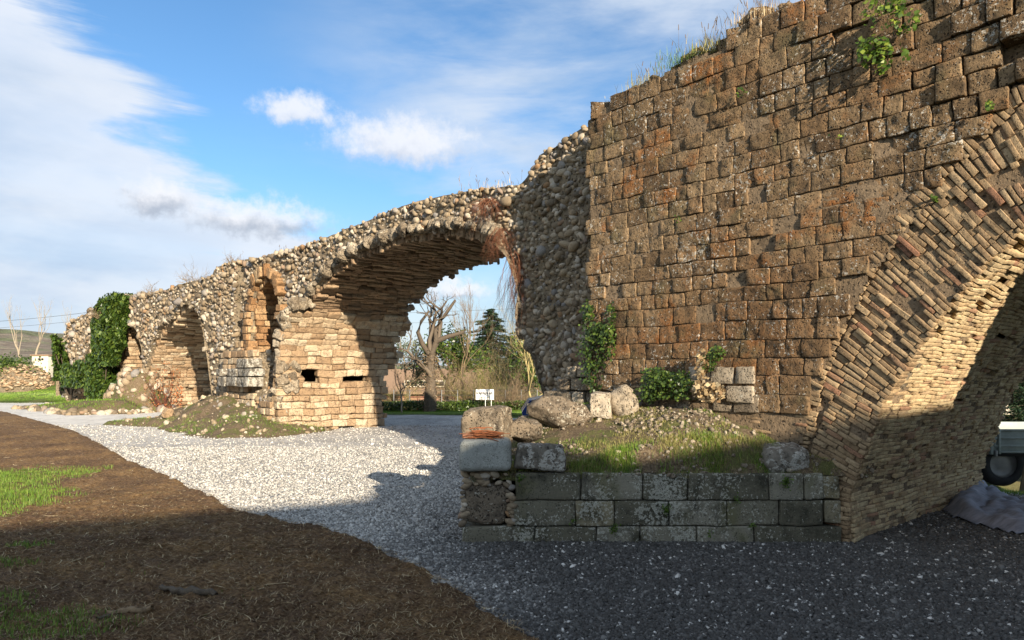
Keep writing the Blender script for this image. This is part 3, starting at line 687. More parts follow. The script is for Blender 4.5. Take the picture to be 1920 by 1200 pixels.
q = batch(B4, np.array(pos), np.array(axs), np.array(half), .05, None, .015, 8, 6)
V, Fc, R = join((V, Fc, R), q, small_wall(14.5, 16.5, (2.1, 4.2), .19, .33, 1.25, 47, B4, .008), small_wall(15.2, 17.2, (2.15, 3.2), .19, .3, .35, 48, B4, .012, lambda u, z: u > 16.45 and (z < 2.5 or u < 16.9)))
obj('niche_stones', V, Fc, M['ochre'], bridge, {'rnd': R}, smooth=True)
# faced stretch of the second pier, and the broken grey blocks standing out of it
V, Fc, R = join(small_wall(14.15, 18.3, (-.2, 2.28), .19, .36, lambda u, z: float(vfront(u, z)) - .10, 51, B4, .012, lambda u, z: u > 15.2 + .15 * math.sin(z * 7) or (z < .95 and u < 14.9)))
obj('second_pier_facing', V, Fc, M['limestone'], bridge, {'rnd': R}, smooth=True)
V, Fc, R = small_wall(14.9, 16.9, (1.0, 1.95), .24, .42, -.22, 52, B4, .014, lambda u, z: (z > 1.7 and u < 15.7) or (z < 1.75 and u > 15.0 and z > 1.15), th=.2)
obj('broken_grey_blocks', V, Fc, M['lichenblock'], bridge, {'rnd': R}, smooth=True)

# ---- river cobbles set in the rubble
def cobbles(u0, u1, spacing, seed, cond, tpl, size=(.045, .085), rfun=None, vf=None, out=.05, z0=-.2):
    r = np.random.RandomState(seed); us_ = np.arange(u0, u1, spacing); zs_ = np.arange(z0, 6.2, spacing * .82)
    uu, zz = np.meshgrid(us_, zs_, indexing='ij'); uu = uu + (np.arange(len(zs_)) % 2)[None] * spacing * .5
    u = uu.ravel() + r.uniform(-.38, .38, uu.size) * spacing; z = zz.ravel() + r.uniform(-.38, .38, uu.size) * spacing
    k = solid(u, z) & cond(u, z) & (r.rand(len(u)) < .93); u, z = u[k], z[k]
    v = vfront(u, z) if vf is None else vf(u, z)
    P = UV(u, v, z); dsp = fbm(P * 2.2, 4, 3) * .09; s = (size[0] * .75 + (size[1] * 1.25 - size[0] * .75) * r.rand(len(u)) ** 1.7) * np.where(r.rand(len(u)) < .04, 1.5, 1)
    P[:, :2] -= N_ * (dsp + s * (out + r.uniform(-.45, .15, len(u))))[:, None]
    n = len(u); half = np.stack([s * r.uniform(.8, 1.5, n), s * r.uniform(.6, 1.0, n), s * r.uniform(.5, .95, n)], 1)
    e = r.normal(0, .45, (n, 3)); ax = np.einsum('nij,jk->nik', rotm(e), AX); g_ = r.randint(0, 4, n)
    return join(*[batch(cut(tpl, seed + q, 8 if q else 3), P[g_ == q], ax[g_ == q], half[g_ == q], .05, None, .014, 9, seed + q) for q in range(4)])
V, Fc, R = join(cobbles(3.42, 7.4, .092, 61, lambda u, z: ~((u < 4.75) & (z < 2.1 - (u - 3.38) * .75)), I2, (.04, .066)),
                cobbles(7.4, 13.9, .112, 62, lambda u, z: z > 2.3, I2, (.046, .078)))
obj('near_cobbles', V, Fc, M['cobble'], bridge, {'rnd': R}, smooth=True)
V, Fc, R = join(cobbles(13.0, 19.0, .125, 63, lambda u, z: (z > 2.25) | ((u < 15.3) & (z < 2.3)), I2, (.05, .085)),
                cobbles(18.3, 27.0, .17, 64, lambda u, z: z > -.2, I1, (.07, .115)), cobbles(27, U1, .25, 65, lambda u, z: z > -.2, I1, (.10, .16)))
obj('far_cobbles', V, Fc, M['cobble'], bridge, {'rnd': R}, smooth=True)
# stones standing on the broken top edge and hanging at the arch edges
def edge_stones(curve, v0, v1, n, smin, smax, seed, tpl, dz=0, mat_r=None):
    r = np.random.RandomState(seed); L = dense(curve, .02); i = r.randint(0, len(L), n); s = r.uniform(smin, smax, n)
    P = UV(L[i, 0] + r.uniform(-.03, .03, n), r.uniform(v0, v1, n) if not callable(v0) else v0(L[i, 0]) + r.uniform(0, v1, n), L[i, 1] + dz + r.uniform(-.03, .03, n))
    half = s[:, None] * r.uniform(.6, 1.25, (n, 3)); ax = rotm(r.uniform(-3, 3, (n, 3)))
    if not isinstance(tpl[0], tuple): tpl = cut(tpl, seed, 9)
    return batch(tpl, P, ax, half, .12, None, .02, 8, seed, bev=.02)
tl = lambda a, b: np.stack([np.arange(a, b, .05), ztop(np.arange(a, b, .05))], 1)
V, Fc, R = join(edge_stones(tl(3.45, 13), .62, 1.2, 420, .035, .075, 71, I2, -.035), edge_stones(tl(3.45, 13), 1.0, 3.2, 500, .04, .09, 72, I1),
                edge_stones(tl(13, 27), .5, 1.3, 480, .04, .09, 73, I2, -.04), edge_stones(tl(27, U1), .35, 3, 300, .08, .18, 74, I1))
obj('top_edge_cobbles', V, Fc, M['cobble'], bridge, {'rnd': R}, smooth=True)
V, Fc, R = join(edge_stones(tl(-4, 3.4), 0.02, .5, 110, .05, .13, 75, B4, -.04), edge_stones(tl(-4, 3.4), .5, 3.9, 250, .05, .12, 76, B3, -.02))
obj('top_edge_blocks', V, Fc, M['tufa'], bridge, {'rnd': R}, smooth=True)
V, Fc, R = join(edge_stones(np.array(Lup), .46, .75, 120, .06, .17, 77, I3, .09), edge_stones(np.array([(13.95, .6), (13.85, 2.3), (13.5, 2.9), (13.0, 3.3)]), .05, .6, 50, .06, .14, 78, B4, 0),
                edge_stones(np.array([(6.0, 3.7), (5.7, 3.5), (5.42, 2.9), (5.5, 2.5), (5.05, 1.8), (4.85, .9)]), .6, 3.5, 420, .06, .13, 79, I2), edge_stones(np.array([(5.35, 3.0), (5.5, 2.5), (5.2, 2.0)]), .6, 1.6, 60, .10, .18, 80, I3),
                edge_stones(dense(np.array(A2)[3:12], .05), .3, .55, 26, .05, .11, 81, cut(I3, 3, 10)))
obj('arch_edge_rubble', V, Fc, M['boulder'], bridge, {'rnd': R}, smooth=True)

# ------------------------------------------------------------------ plinth (pointed pier base) with its courses
PL = np.array([-.49, 6.93]); PR = np.array([3.25, 7.0])     # left nose and right end of the front face, world x, y
pdir = (PR - PL) / np.linalg.norm(PR - PL); pn = np.array([-pdir[1], pdir[0]])   # pn points away from the camera
def PX(px): return (px - CX) / F * 6.95
PLn = UV(4.9, 0)[:2]                                        # where the hidden left side meets the bridge
AXP = np.array([[pdir[0], pdir[1], 0], [pn[0], pn[1], 0], [0, 0, 1.]])
def pl_block(x0, x1, z0, z1, proud=0.0, dep=.22, rn_=.5):
    g = .004; return ((x0 + x1) / 2, 6.95 + dep / 2 - proud + (x0 + x1) * 0, (z0 + z1) / 2), ((x1 - x0) / 2 - g, dep / 2, (z1 - z0) / 2 - g), rn_
rw = [([866, 1003, 1118, 1201, 1306, 1413, 1578], -.12, .145), ([961, 1078, 1152, 1254, 1363, 1461, 1543], .145, .395), ([966, 1089, 1204, 1291, 1442, 1508, 1546], .395, .665)]
L_ = []
r_ = np.random.RandomState(91)
for xs, z0, z1 in rw:
    for a, b in zip(xs[:-1], xs[1:]): L_.append(pl_block(PX(a), PX(b), z0, z1, r_.uniform(-.012, .012), .3, r_.uniform(0, 1)))
L_ += [pl_block(PX(1544), PX(1578), .40, .63, -.02, .3, .95), pl_block(PX(1546), PX(1580), .17, .39, -.03, .3, .9)]
# hidden left side of the nose, running back to the bridge
sdv = PLn - PL; sl = np.linalg.norm(sdv); sdv /= sl; sn = np.array([-sdv[1], sdv[0]])
def finish(L_, tpl, seed, lump=.012, bev=.012, ax=AXP, freq=5):
    pos = np.array([q[0] for q in L_]); half = np.array([q[1] for q in L_]); rn = np.array([q[2] for q in L_])
    R_ = rotm(np.random.RandomState(seed).normal(0, .006, (len(pos), 3)))
    return batch(tpl, pos, np.einsum('nij,jk->nik', R_, ax), half, 0, rn, lump, freq, seed, bev)
BP = box_template(14)
Vp, Fp, Rp = finish(L_, BP, 3)
L2_ = []
AXS = np.array([[sdv[0], sdv[1], 0], [-sn[0], -sn[1], 0], [0, 0, 1.]])
for z0, z1 in ((-.12, .145), (.145, .395), (.395, .665)):
    x = .31
    while x < sl:
        w_ = r_.uniform(.45, .7); c = PL + sdv * (x + w_ / 2) - sn * .15
        L2_.append(((c[0], c[1], (z0 + z1) / 2), (w_ / 2 - .004, .13, (z1 - z0) / 2 - .004), r_.rand())); x += w_
V2, F2, R2 = finish(L2_, B4, 4, ax=AXS)
V, Fc, R = join((Vp, Fp, Rp), (V2, F2, R2))
obj('pier_base_blocks', V, Fc, M['ashlar'], bridge, {'rnd': R}, smooth=True)
# worn square stone and cobble packing at the left corner
q = finish([pl_block(PX(872), PX(950), .16, .545, .0, .25, .6)], BP, 5, .03, .04, freq=4)
V, Fc, R = q; obj('worn_corner_stone', V, Fc, M['boulder'], bridge, {'rnd': R * 0 + .1}, smooth=True)
r_ = np.random.RandomState(15); pc = []
for (a, b, c, d, n) in ((868, 962, 885, 910, 26), (950, 964, 905, 985, 22), (866, 874, 905, 985, 12)):
    for k in range(n):
        px, py = r_.uniform(a, b), r_.uniform(c, d); pc.append((PX(px), 6.97 + r_.uniform(-.01, .02), H + (HY - py) / F * 6.95))
pc = np.array(pc); n = len(pc); s = r_.uniform(.018, .045, n)
V, Fc, R = batch(I2, pc, rotm(r_.normal(0, .5, (n, 3))), s[:, None] * np.array([[1.4, .8, .8]]), .1, None, .008, 12, 6)
obj('corner_packing_cobbles', V, Fc, M['cobble'], bridge, {'rnd': R}, smooth=True)

# ------------------------------------------------------------------ terrain
def tri_in(x, y, P): return inpoly(np.asarray(x, float), np.asarray(y, float), P)
pA = UV(-.05, 0)[:2]
def mound_h(x, y):
    """top of the earth and rubble on the pier base (0 outside)"""
    d = np.stack([x - P0[0], y - P0[1]], -1); u = d @ D_; v = d @ N_
    df = y - 6.97                                    # distance behind the plinth front
    side = (np.stack([x - PL[0], y - PL[1]], -1)) @ np.array([sdv[1], -sdv[0]]) # distance inside the left side
    inside = (df > -.02) & (side > -.02) & (v < .5) & (u > -.15) & (u < 5)
    z = .69 + .50 * sm(-v, 2.3, .2)
    z = z - .42 * sm(-u, -1.7, -.1) * sm(-v, 2.4, .6)
    z = np.minimum(z, .62 + 1.3 * np.maximum(df, 0)) ; z = np.minimum(z, .66 + 1.1 * np.maximum(side, 0))
    z = z - .25 * (1 - sm(side, .0, .45)) * sm(u, 3.2, 4.2)
    return z, inside
def build_mound():
    du = .035; xs = np.arange(-.55, 3.6, du); ys = np.arange(6.94, 11.0, du)
    xx, yy = np.meshgrid(xs, ys, indexing='ij'); z, ins = mound_h(xx.ravel(), yy.ravel()); P = np.stack([xx.ravel(), yy.ravel(), z], 1)
    P[:, 2] += fbm(P * np.array([1.6, 1.6, 0]) + 3, 4, 8) * .07 + fbm(P * np.array([9, 9, 0]), 3, 9) * .022
    a = (np.arange(len(xs) - 1)[:, None] * len(ys) + np.arange(len(ys) - 1)[None]).ravel(); Fc = np.stack([a, a + len(ys), a + len(ys) + 1, a + 1], 1)
    keep = ins[Fc].all(1); return P, Fc[keep]
M['earth'] = None
m, w, b = mat_base('earth'); tc = w.n('ShaderNodeTexCoord').outputs['Object']
n1 = w.noise(tc, 3, 6, .65); n2 = w.noise(tc, 40, 5, .75); n3 = w.noise(tc, 1.3, 4, .6)
c = ramp(w, n2, [(.32, (.05, .035, .022)), (.5, (.14, .10, .06)), (.68, (.30, .235, .15))])
c = w.mix(w.m('MULTIPLY', w.ss(n1, .48, .60), .75), c, (.10, .115, .028))
w.L.new(c, b.inputs['Base Color']); w.L.new(w.n('ShaderNodeBump', i={'Height': n2, 'Distance': .03}).outputs[0], b.inputs['Normal']); M['earth'] = m
MV, MF = build_mound()
mound = obj('earth_bank', MV, MF, M['earth'], None, {'rnd': np.full(len(MV), .5)}, True, off=(1.5, 8, 0)); tag(mound, kind='structure')

def ghe(x, y):   # broad terrain height
    x = np.asarray(x, float); y = np.asarray(y, float)
    d = np.stack([x - P0[0], y - P0[1]], -1); u = d @ D_; v = d @ N_
    g = .17 * sm(y, 12, 18) * (1 - sm(y, 25, 34))
    g = g - .45 * sm(v, 4.3, 7) * sm(-u, -1.5, 0) * (1 - sm(y, 22, 40))      # lower yard beyond the right arch
    return g
SOIL = np.array([(-9, 60)] + [tuple(GP(a, b)) for a, b in [(0, 779), (60, 796), (140, 822), (195, 845), (250, 869), (300, 888), (350, 912), (400, 935), (440, 955), (500, 970), (560, 988), (600, 988), (670, 1012), (747, 1050), (857, 1110), (937, 1158), (996, 1196)]] + [(.35, 3.9), (1.2, 2.2), (2, -6), (-40, -6), (-40, 60)])
SOIL[0] = (-60, 40)
def soil_side(x, y):
    """signed distance to the soil edge, positive on the soil"""
    E = SOIL[1:-4]; x = np.asarray(x, float); y = np.asarray(y, float); best = np.full(x.shape, 1e9); sg = np.zeros(x.shape)
    E = np.concatenate([[(-60, 60)], E, [(1.2, 2.2), (3.5, -6)]])
    for p, q in zip(E[:-1], E[1:]):
        e = q - p; l2 = e @ e; t = np.clip(((x - p[0]) * e[0] + (y - p[1]) * e[1]) / l2, 0, 1)
        dx = x - p[0] - t * e[0]; dy = y - p[1] - t * e[1]; d = np.hypot(dx, dy); s_ = e[0] * (y - p[1]) - e[1] * (x - p[0])
        k = d < best; best = np.where(k, d, best); sg = np.where(k, np.sign(s_), sg)
    return -sg * best
def polar(r0, r1, nr, a0, a1, na):
    rr = np.exp(np.linspace(math.log(r0), math.log(r1), nr)); aa = np.linspace(a0, a1, na)
    R_, A_ = np.meshgrid(rr, aa, indexing='ij'); return (R_ * np.sin(A_)).ravel(), (R_ * np.cos(A_)).ravel(), grid_faces(nr, na)
x, y, Fg = polar(.5, 1500, 260, -math.pi, math.pi, 361)
zg = ghe(x, y) - .06 + np.where(np.hypot(x, y) > 60, 0, fbm(np.stack([x, y, 0 * x], 1) * .3, 3) * .02)
m, w, b = mat_base('field'); tc = w.n('ShaderNodeTexCoord').outputs['Object']
n1 = w.noise(tc, .35, 5, .6); n2 = w.noise(tc, 14, 6, .7); c = ramp(w, n2, [(.3, (.045, .07, .015)), (.55, (.10, .14, .03)), (.75, (.20, .20, .07))])
c = w.mix(w.m('MULTIPLY', w.ss(n1, .5, .64), .6), c, (.19, .14, .08)); w.L.new(c, b.inputs['Base Color'])
w.L.new(w.n('ShaderNodeBump', i={'Height': n2, 'Distance': .04}).outputs[0], b.inputs['Normal']); M['field'] = m
g = obj('ground', np.stack([x, y, zg], 1), Fg, M['field'], None, None, True, off=(0, 0, 0)); tag(g, kind='structure')

# gravel
def gravel_mask(x, y):
    d = np.stack([x - P0[0], y - P0[1]], -1); u = d @ D_; v = d @ N_
    lim = np.where(u > 3, 3.9 + 4.5 * sm(u, 4, 9) * (1 - sm(u, 15, 22)), 6.5 - .0 * u)       # how far it reaches behind the bridge
    k = (v < lim + fbm(np.stack([x, y, x * 0], 1) * .6, 3, 5) * .5) & (u < 60) & (x < 30)
    return k
m, w, b = mat_base('gravel'); tc = w.n('ShaderNodeTexCoord').outputs['Object']
vo = w.n('ShaderNodeTexVoronoi', i={'Vector': tc, 'Scale': 52.0}); vo2 = w.n('ShaderNodeTexVoronoi', feature='DISTANCE_TO_EDGE', i={'Vector': tc, 'Scale': 52.0})
sp = w.n('ShaderNodeSeparateColor', i={0: vo.outputs['Color']}).outputs[0]
c = ramp(w, sp, [(0, (.40, .385, .35)), (.45, (.54, .515, .47)), (.8, (.66, .63, .58)), (1, (.76, .73, .68))])
dk_ = w.ss(w.noise(tc, .55, 4, .6), .47, .60)
pos_ = w.n('ShaderNodeSeparateXYZ', i={0: tc}); near_ = w.m('MULTIPLY', w.ss(pos_.outputs[1], 9.5, 6.8), w.ss(w.m('ADD', pos_.outputs[0], w.m('MULTIPLY', w.noise(tc, .8, 3, .5), 1.4)), -.8, .9))  # dark gravel near right, widened to deepen the shading left of the plinth
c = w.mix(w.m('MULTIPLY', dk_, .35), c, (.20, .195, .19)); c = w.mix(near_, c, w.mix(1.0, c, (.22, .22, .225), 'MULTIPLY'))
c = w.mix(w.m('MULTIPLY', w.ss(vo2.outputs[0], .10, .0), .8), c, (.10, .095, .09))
c = w.mix(w.m('MULTIPLY', w.ss(pos_.outputs[1], 13, 22), w.ss(pos_.outputs[0], -3.5, -7.5)), c, (.74, .71, .65))  # far left gravel painted paler, standing in for sunlit stone facets
c = w.mix(w.m('MULTIPLY', w.ss(w.noise(w.n('ShaderNodeMapping', i={0: tc, 3: (1, .35, 1)}).outputs[0], 3.2, 7, .75), .42, .62), .38), c, w.mix(1.0, c, (.45, .44, .43), 'MULTIPLY'))
w.L.new(c, b.inputs['Base Color']); w.L.new(w.n('ShaderNodeBump', i={'Height': w.m('ADD', w.m('MINIMUM', vo2.outputs[0], .25), w.m('MULTIPLY', sp, .25)), 'Distance': .012}).outputs[0], b.inputs['Normal']); M['gravel'] = m
x, y, Fg = polar(1.5, 75, 420, -1.35, 1.35, 520)
P = np.stack([x, y, ghe(x, y)], 1); P[:, 2] += fbm(P * np.array([.9, .9, 0]), 3, 2) * .018 - .012 + fbm(P * np.array([6, 6, 0]), 3, 3) * .006
ok = gravel_mask(x, y) & (soil_side(x, y) < .35) & (y > 1)
P[:, 2] -= .05 * sm(soil_side(x, y), .0, .3)
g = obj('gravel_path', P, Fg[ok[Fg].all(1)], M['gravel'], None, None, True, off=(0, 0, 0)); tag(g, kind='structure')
M['gstone'] = leafm('gravel_stones', [(0, (.060, .056, .050)), (.3, (.11, .105, .095)), (.5, (.22, .21, .19)), (.72, (.46, .44, .395)), (1, (.74, .71, .64))], .85, 0)
def gstones():
    r = np.random.RandomState(4); out = []
    for (y0, y1, dens, s0, s1) in ((3.6, 5.2, 4300, .008, .016), (5.2, 7.4, 3100, .0085, .017), (7.4, 10.5, 1500, .009, .019), (10.5, 15, 600, .009, .019), (15, 20, 100, .010, .02)):
        hw = y1 * .78 + .3; n = int((y1 - y0) * 2 * hw * dens); x = r.uniform(-hw, hw, n); y = r.uniform(y0, y1, n)
        k = (soil_side(x, y) < r.normal(-.01, .05, n)) & gravel_mask(x, y); z_, ins = mound_h(x, y); k &= ~ins
        d = np.stack([x - P0[0], y - P0[1]], -1); u = d @ D_; v = d @ N_; k &= ~((v > 0) & (v < 4.1) & (u > 0) & (u < 4.85)) & (x > -y * .74)
        x, y = x[k], y[k]; s = r.uniform(s0, s1, len(x)) * np.where(r.rand(len(x)) < .03, 1.7, 1); out.append((x, y, s))
    x, y, s = [np.concatenate(q) for q in zip(*out)]; n = len(x)
    P = np.stack([x, y, ghe(x, y)], 1); P[:, 2] += fbm(P * np.array([.9, .9, 0]), 3, 2) * .018 - .012 + s * .25 * r.uniform(.2, 1.6, n)
    V = np.array([[-1, -1, -1], [1, -1, -1], [1, 1, -1], [-1, 1, -1], [-1, -1, 1], [1, -1, 1], [1, 1, 1], [-1, 1, 1]], float) * .8
    Q = np.array([[0, 3, 2, 1], [4, 5, 6, 7], [0, 1, 5, 4], [1, 2, 6, 5], [2, 3, 7, 6], [3, 0, 4, 7]])
    half = s[:, None] * np.stack([r.uniform(.8, 1.3, n), r.uniform(.6, 1, n), r.uniform(.35, .75, n)], 1); e = r.normal(0, .5, (n, 3)); e[:, 2] = r.uniform(-3, 3, n)
    dark = sm(x + fbm(np.stack([x, y, 0 * x], 1) * .9, 2, 4) * .5, -1.5, .5) * (1 - sm(y, 7.8, 10.5)); rr = np.clip(r.rand(n) ** (1 + 1.2 * dark) * .45 + .45 * (1 - dark), 0, 1); rr = np.where(r.rand(n) < .022 + .012 * (s > .013), np.maximum(rr, r.uniform(.62, 1, n)), rr)  # darker stones near right; their spread leftward also paints in deeper shading
    return batch((V, Q), P, rotm(e), half, .42, rr, 0, 1, 8)
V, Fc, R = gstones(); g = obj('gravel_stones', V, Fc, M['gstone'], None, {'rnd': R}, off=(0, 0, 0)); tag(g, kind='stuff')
print('gravel faces', len(Fc))

# bare soil with roots and straw
m, w, b = mat_base('bare_soil'); tc = w.n('ShaderNodeTexCoord').outputs['Object']
st = w.n('ShaderNodeMapping', i={0: tc, 2: (0, 0, .5), 3: (1, 2.2, 1)}).outputs[0]
n2 = w.noise(st, 26, 8, .72); n1 = w.noise(tc, 1.1, 5, .6); n3 = w.noise(tc, 90, 4, .7)
c = ramp(w, w.m('ADD', n2, w.m('MULTIPLY', w.m('SUBTRACT', n1, .5), .35)), [(.28, (.045, .024, .013)), (.45, (.14, .080, .040)), (.62, (.32, .205, .105)), (.8, (.52, .38, .21))])
c = w.mix(w.m('MULTIPLY', w.ss(n1, .40, .62), .45), c, w.mix(1.0, c, (1.25, 1.15, .8), 'MULTIPLY'))
c = w.mix(w.m('MULTIPLY', w.ss(n3, .55, .7), .35), c, (.03, .018, .01))
w.L.new(c, b.inputs['Base Color']); w.L.new(w.n('ShaderNodeBump', i={'Height': w.m('ADD', n2, w.m('MULTIPLY', n3, .4)), 'Distance': .035}).outputs[0], b.inputs['Normal']); M['soil'] = m
x, y, Fg = polar(2.0, 70, 560, -1.15, .45, 620)
P = np.stack([x, y, ghe(x, y)], 1); sd2 = soil_side(x, y) + fbm(P * 5, 4, 12) * .10
clod = np.abs(fbm(P * np.array([7, 12, 1]), 4, 6)) * .065 + fbm(P * np.array([1.3, 1.3, 1]), 3, 7) * .03 + np.abs(fbm(P * np.array([26, 30, 1]), 2, 8)) * .016
P[:, 2] += np.where(sd2 > 0, np.minimum(sd2 * .5, .03) + clod * sm(sd2, 0, .12) * (1 - .6 * sm(y, 12, 25)), np.maximum(sd2 * .8, -.08))
ok = sd2 > -.12
soil = obj('soil', P, Fg[ok[Fg].all(1)], M['soil'], None, None, True, off=(0, 0, 0)); tag(soil, kind='structure')
def on_soil(x, y):
    P = np.stack([x, y, ghe(x, y)], 1)
    return P[:, 2] + .03 + np.abs(fbm(P * np.array([7, 12, 1]), 4, 6)) * .05 + fbm(P * np.array([1.3, 1.3, 1]), 3, 7) * .03
def strips(n, seed, y0, y1, l0, l1, wd):
    r = np.random.RandomState(seed); y = np.exp(r.uniform(math.log(y0), math.log(y1), n)); x = r.uniform(-.75, .2, n) * y
    k = soil_side(x, y) > .0; x, y = x[k], y[k]; n = len(x); z = on_soil(x, y) + .004
    az = r.normal(.2, .9, n); l = r.uniform(l0, l1, n); cv = r.normal(0, .5, n); segs = []
    t = np.linspace(-.5, .5, 4)
    px = x[:, None] + l[:, None] * (t * np.cos(az)[:, None] - (t * t) * cv[:, None] * np.sin(az)[:, None]); py = y[:, None] + l[:, None] * (t * np.sin(az)[:, None] + (t * t) * cv[:, None] * np.cos(az)[:, None])
    pz = z[:, None] + r.uniform(0, .012, (n, 4)) + r.uniform(-.2, .35, n)[:, None] * l[:, None] * t.clip(0)
    w_ = wd * r.uniform(.5, 1.4, n)[:, None] * np.ones(4); w_[:, 0] *= .4; w_[:, 3] *= .3
    nx, ny = -np.sin(az)[:, None], np.cos(az)[:, None]
    A = np.stack([px + nx * w_, py + ny * w_, pz], -1); Bq = np.stack([px - nx * w_, py - ny * w_, pz + w_ * .8], -1)
    V = np.stack([A, Bq], 2).reshape(-1, 3); b_ = (np.arange(n) * 8)[:, None]
    Fc = np.concatenate([b_ + [2 * k, 2 * k + 1, 2 * k + 3, 2 * k + 2] for k in range(3)]); return V, Fc, np.repeat(r.uniform(0, 1, n), 8)
V, Fc, R = join(strips(46000, 3, 3.4, 9.5, .03, .13, .0019), strips(22000, 4, 6, 22, .05, .16, .0032), strips(1500, 6, 3.4, 7, .10, .26, .0022))
g = obj('loose_straw', V, Fc, M['straw'], None, {'rnd': R}, off=(0, 0, 0)); tag(g, kind='stuff')
# grass on the soil, left
def grass_on(n, seed, rng, dens, h, wd, zf, lean=.6):
    r = np.random.RandomState(seed); x = r.uniform(rng[0], rng[1], n); y = r.uniform(rng[2], rng[3], n); k = r.rand(n) < dens(x, y); x, y = x[k], y[k]
    P = np.stack([x, y, zf(x, y)], 1); hs = h * (.6 + .8 * np.clip(fbm(P * 2, 2, seed), 0, 1)); return blades(P, hs, wd, seed, lean)
def gd(x, y):
    P = np.stack([x, y, 0 * x], 1); nn = fbm(P * 1.5, 3, 41) * .5 + fbm(P * 5, 2, 42) * .35
    def el(px, py, rx, ry):
        c = GP(px, py); e = np.abs(GP(px + rx, py) - c)[0], abs(GP(px, py + ry)[1] - c[1]); return 1 - np.hypot((x - c[0]) / e[0], (y - c[1]) / e[1])
    d = np.maximum.reduce([el(-80, 930, 120, 95), el(-70, 965, 120, 60) , el(60, 1190, 170, 45), el(50, 1035, 70, 10) - .2, el(-10, 1150, 60, 30), el(130, 870, 60, 8) - .35, el(170, 1190, 60, 20) - .1, el(1, 1070, 80, 10) - .3])
    return np.clip((d + .12 + nn * .7) * 2.2, 0, 1)
V, Fc, R = join(grass_on(190000, 51, (-8.5, -1.0, 3.4, 12), gd, .065, .005, on_soil), grass_on(14000, 52, (-9, 1, 3.4, 14), lambda x, y: .10 * (soil_side(x, y) > .15) * (fbm(np.stack([x, y, 0 * x], 1) * 2, 3, 44) > .18), .035, .004, on_soil))
g = obj('grass', V, Fc, M['grass'], None, {'rnd': R}, off=(0, 0, 0)); tag(g, kind='stuff')

# ------------------------------------------------------------------ banks of earth and rubble
def bank(name, x0, x1, y0, y1, du, hf, mat, seed, amp=.04):
    xs = np.arange(x0, x1, du); ys = np.arange(y0, y1, du); xx, yy = np.meshgrid(xs, ys, indexing='ij'); x, y = xx.ravel(), yy.ravel()
    h = hf(x, y); P = np.stack([x, y, ghe(x, y) - .05 + h], 1); P[:, 2] += (fbm(P * np.array([2, 2, 0]), 3, seed) * amp + fbm(P * np.array([9, 9, 0]), 2, seed + 1) * amp * .5) * sm(h, 0, .1)
    Fc = grid_faces(len(xs), len(ys)); keep = (h[Fc] > .012).any(1); o = obj(name, P, Fc[keep], mat, None, None, True, off=((x0 + x1) / 2, (y0 + y1) / 2, 0)); return tag(o, kind='structure')
def segd(x, y, a, b):
    a = np.asarray(a, float)[:2]; b = np.asarray(b, float)[:2]; e = b - a; t = np.clip(((x - a[0]) * e[0] + (y - a[1]) * e[1]) / (e @ e), 0, 1)
    return np.hypot(x - a[0] - t * e[0], y - a[1] - t * e[1]), t
def h_bank2(x, y):
    d, t = segd(x, y, UV(14.7, 0), UV(18.9, .2)); n = fbm(np.stack([x, y, 0 * x], 1) * 1.5, 3, 33) * .25
    h = (.50 + .42 * np.sin(np.clip(t, 0, 1) * 2.6)) * sm(1 - d / (2.1 + n * 1.6), 0, 1.05) * (1 + n * .7)
    d2, t2 = segd(x, y, UV(17.2, -.7), GP(215, 806)); h2 = (.42 - .30 * t2) * sm(1 - d2 / (.9 - .45 * t2 + n * .3), 0, .8)
    return np.maximum(h, h2)
def h_bank3(x, y):
    d, t = segd(x, y, UV(26.9, .3), UV(31.6, .4)); n = fbm(np.stack([x, y, 0 * x], 1) * 1.2, 3, 34) * .5
    h = (1.75 - 1.2 * t) * sm(1 - d / (1.35 + n), 0, .75) * (.85 + n * .4); d2, t2 = segd(x, y, UV(26.5, -1.0), GP(85, 768)); h2 = (.50 - .32 * t2) * sm(1 - d2 / (1.9 - .8 * t2 + n), 0, .7)
    return np.maximum(h, h2)
b2 = bank('rubble_bank', -13, -4.2, 14.5, 22.5, .07, h_bank2, M['earth'], 5)
b3 = bank('rubble_bank', -26, -12, 23, 36, .12, h_bank3, M['earth'], 6)
def h_bank4(x, y): return 1.22 * sm(y, 38, 46) * sm(-x, 20, 23) * (1 - .5 * sm(-x, 60, 90)) * (1 - sm(y, 60, 90)) + fbm(np.stack([x, y, 0 * x], 1) * .3, 3, 35) * .15 * sm(y, 38, 44) * sm(-x, 20, 23)
b4 = bank('grass_bank', -60, -18, 36, 90, .4, h_bank4, M['field'], 7, .1)

def scatter_rocks(name, n, seed, xr, yr, hf, cond, smin, smax, mat, tpl=I2, z0=0):
    r = np.random.RandomState(seed); x = r.uniform(*xr, n); y = r.uniform(*yr, n); z, k = hf(x, y); k &= cond(x, y) & True; x, y, z = x[k], y[k], z[k]; n = len(x)
    s = smin + (smax - smin) * r.rand(n) ** 2.5; P = np.stack([x, y, z + s * .15], 1)
    return batch(tpl, P, rotm(r.uniform(-3, 3, (n, 3))), s[:, None] * r.uniform(.55, 1.25, (n, 3)), .14, None, .01, 9, seed)
t_ = lambda x, y: x == x
V, Fc, R = scatter_rocks('s', 6500, 3, (-.5, 3.6), (6.95, 10.5), lambda x, y: (mound_h(x, y)[0] + fbm(np.stack([x, y, 0 * x + 3], 1) * [1.6, 1.6, 0] + 3, 4, 8) * .07, mound_h(x, y)[1]), lambda x, y: fbm(np.stack([x, y, 0 * x], 1) * 1.6, 3, 77) + .3 * sm(x, .5, 2.5) - .12 + rs.normal(0, .12, len(x)) > 0, .005, .034, None, cut(I2, 3, 9))
g = obj('loose_rubble', V, Fc, M['boulder'], None, {'rnd': R}, True, off=(1.5, 8, 0)); tag(g, kind='stuff')
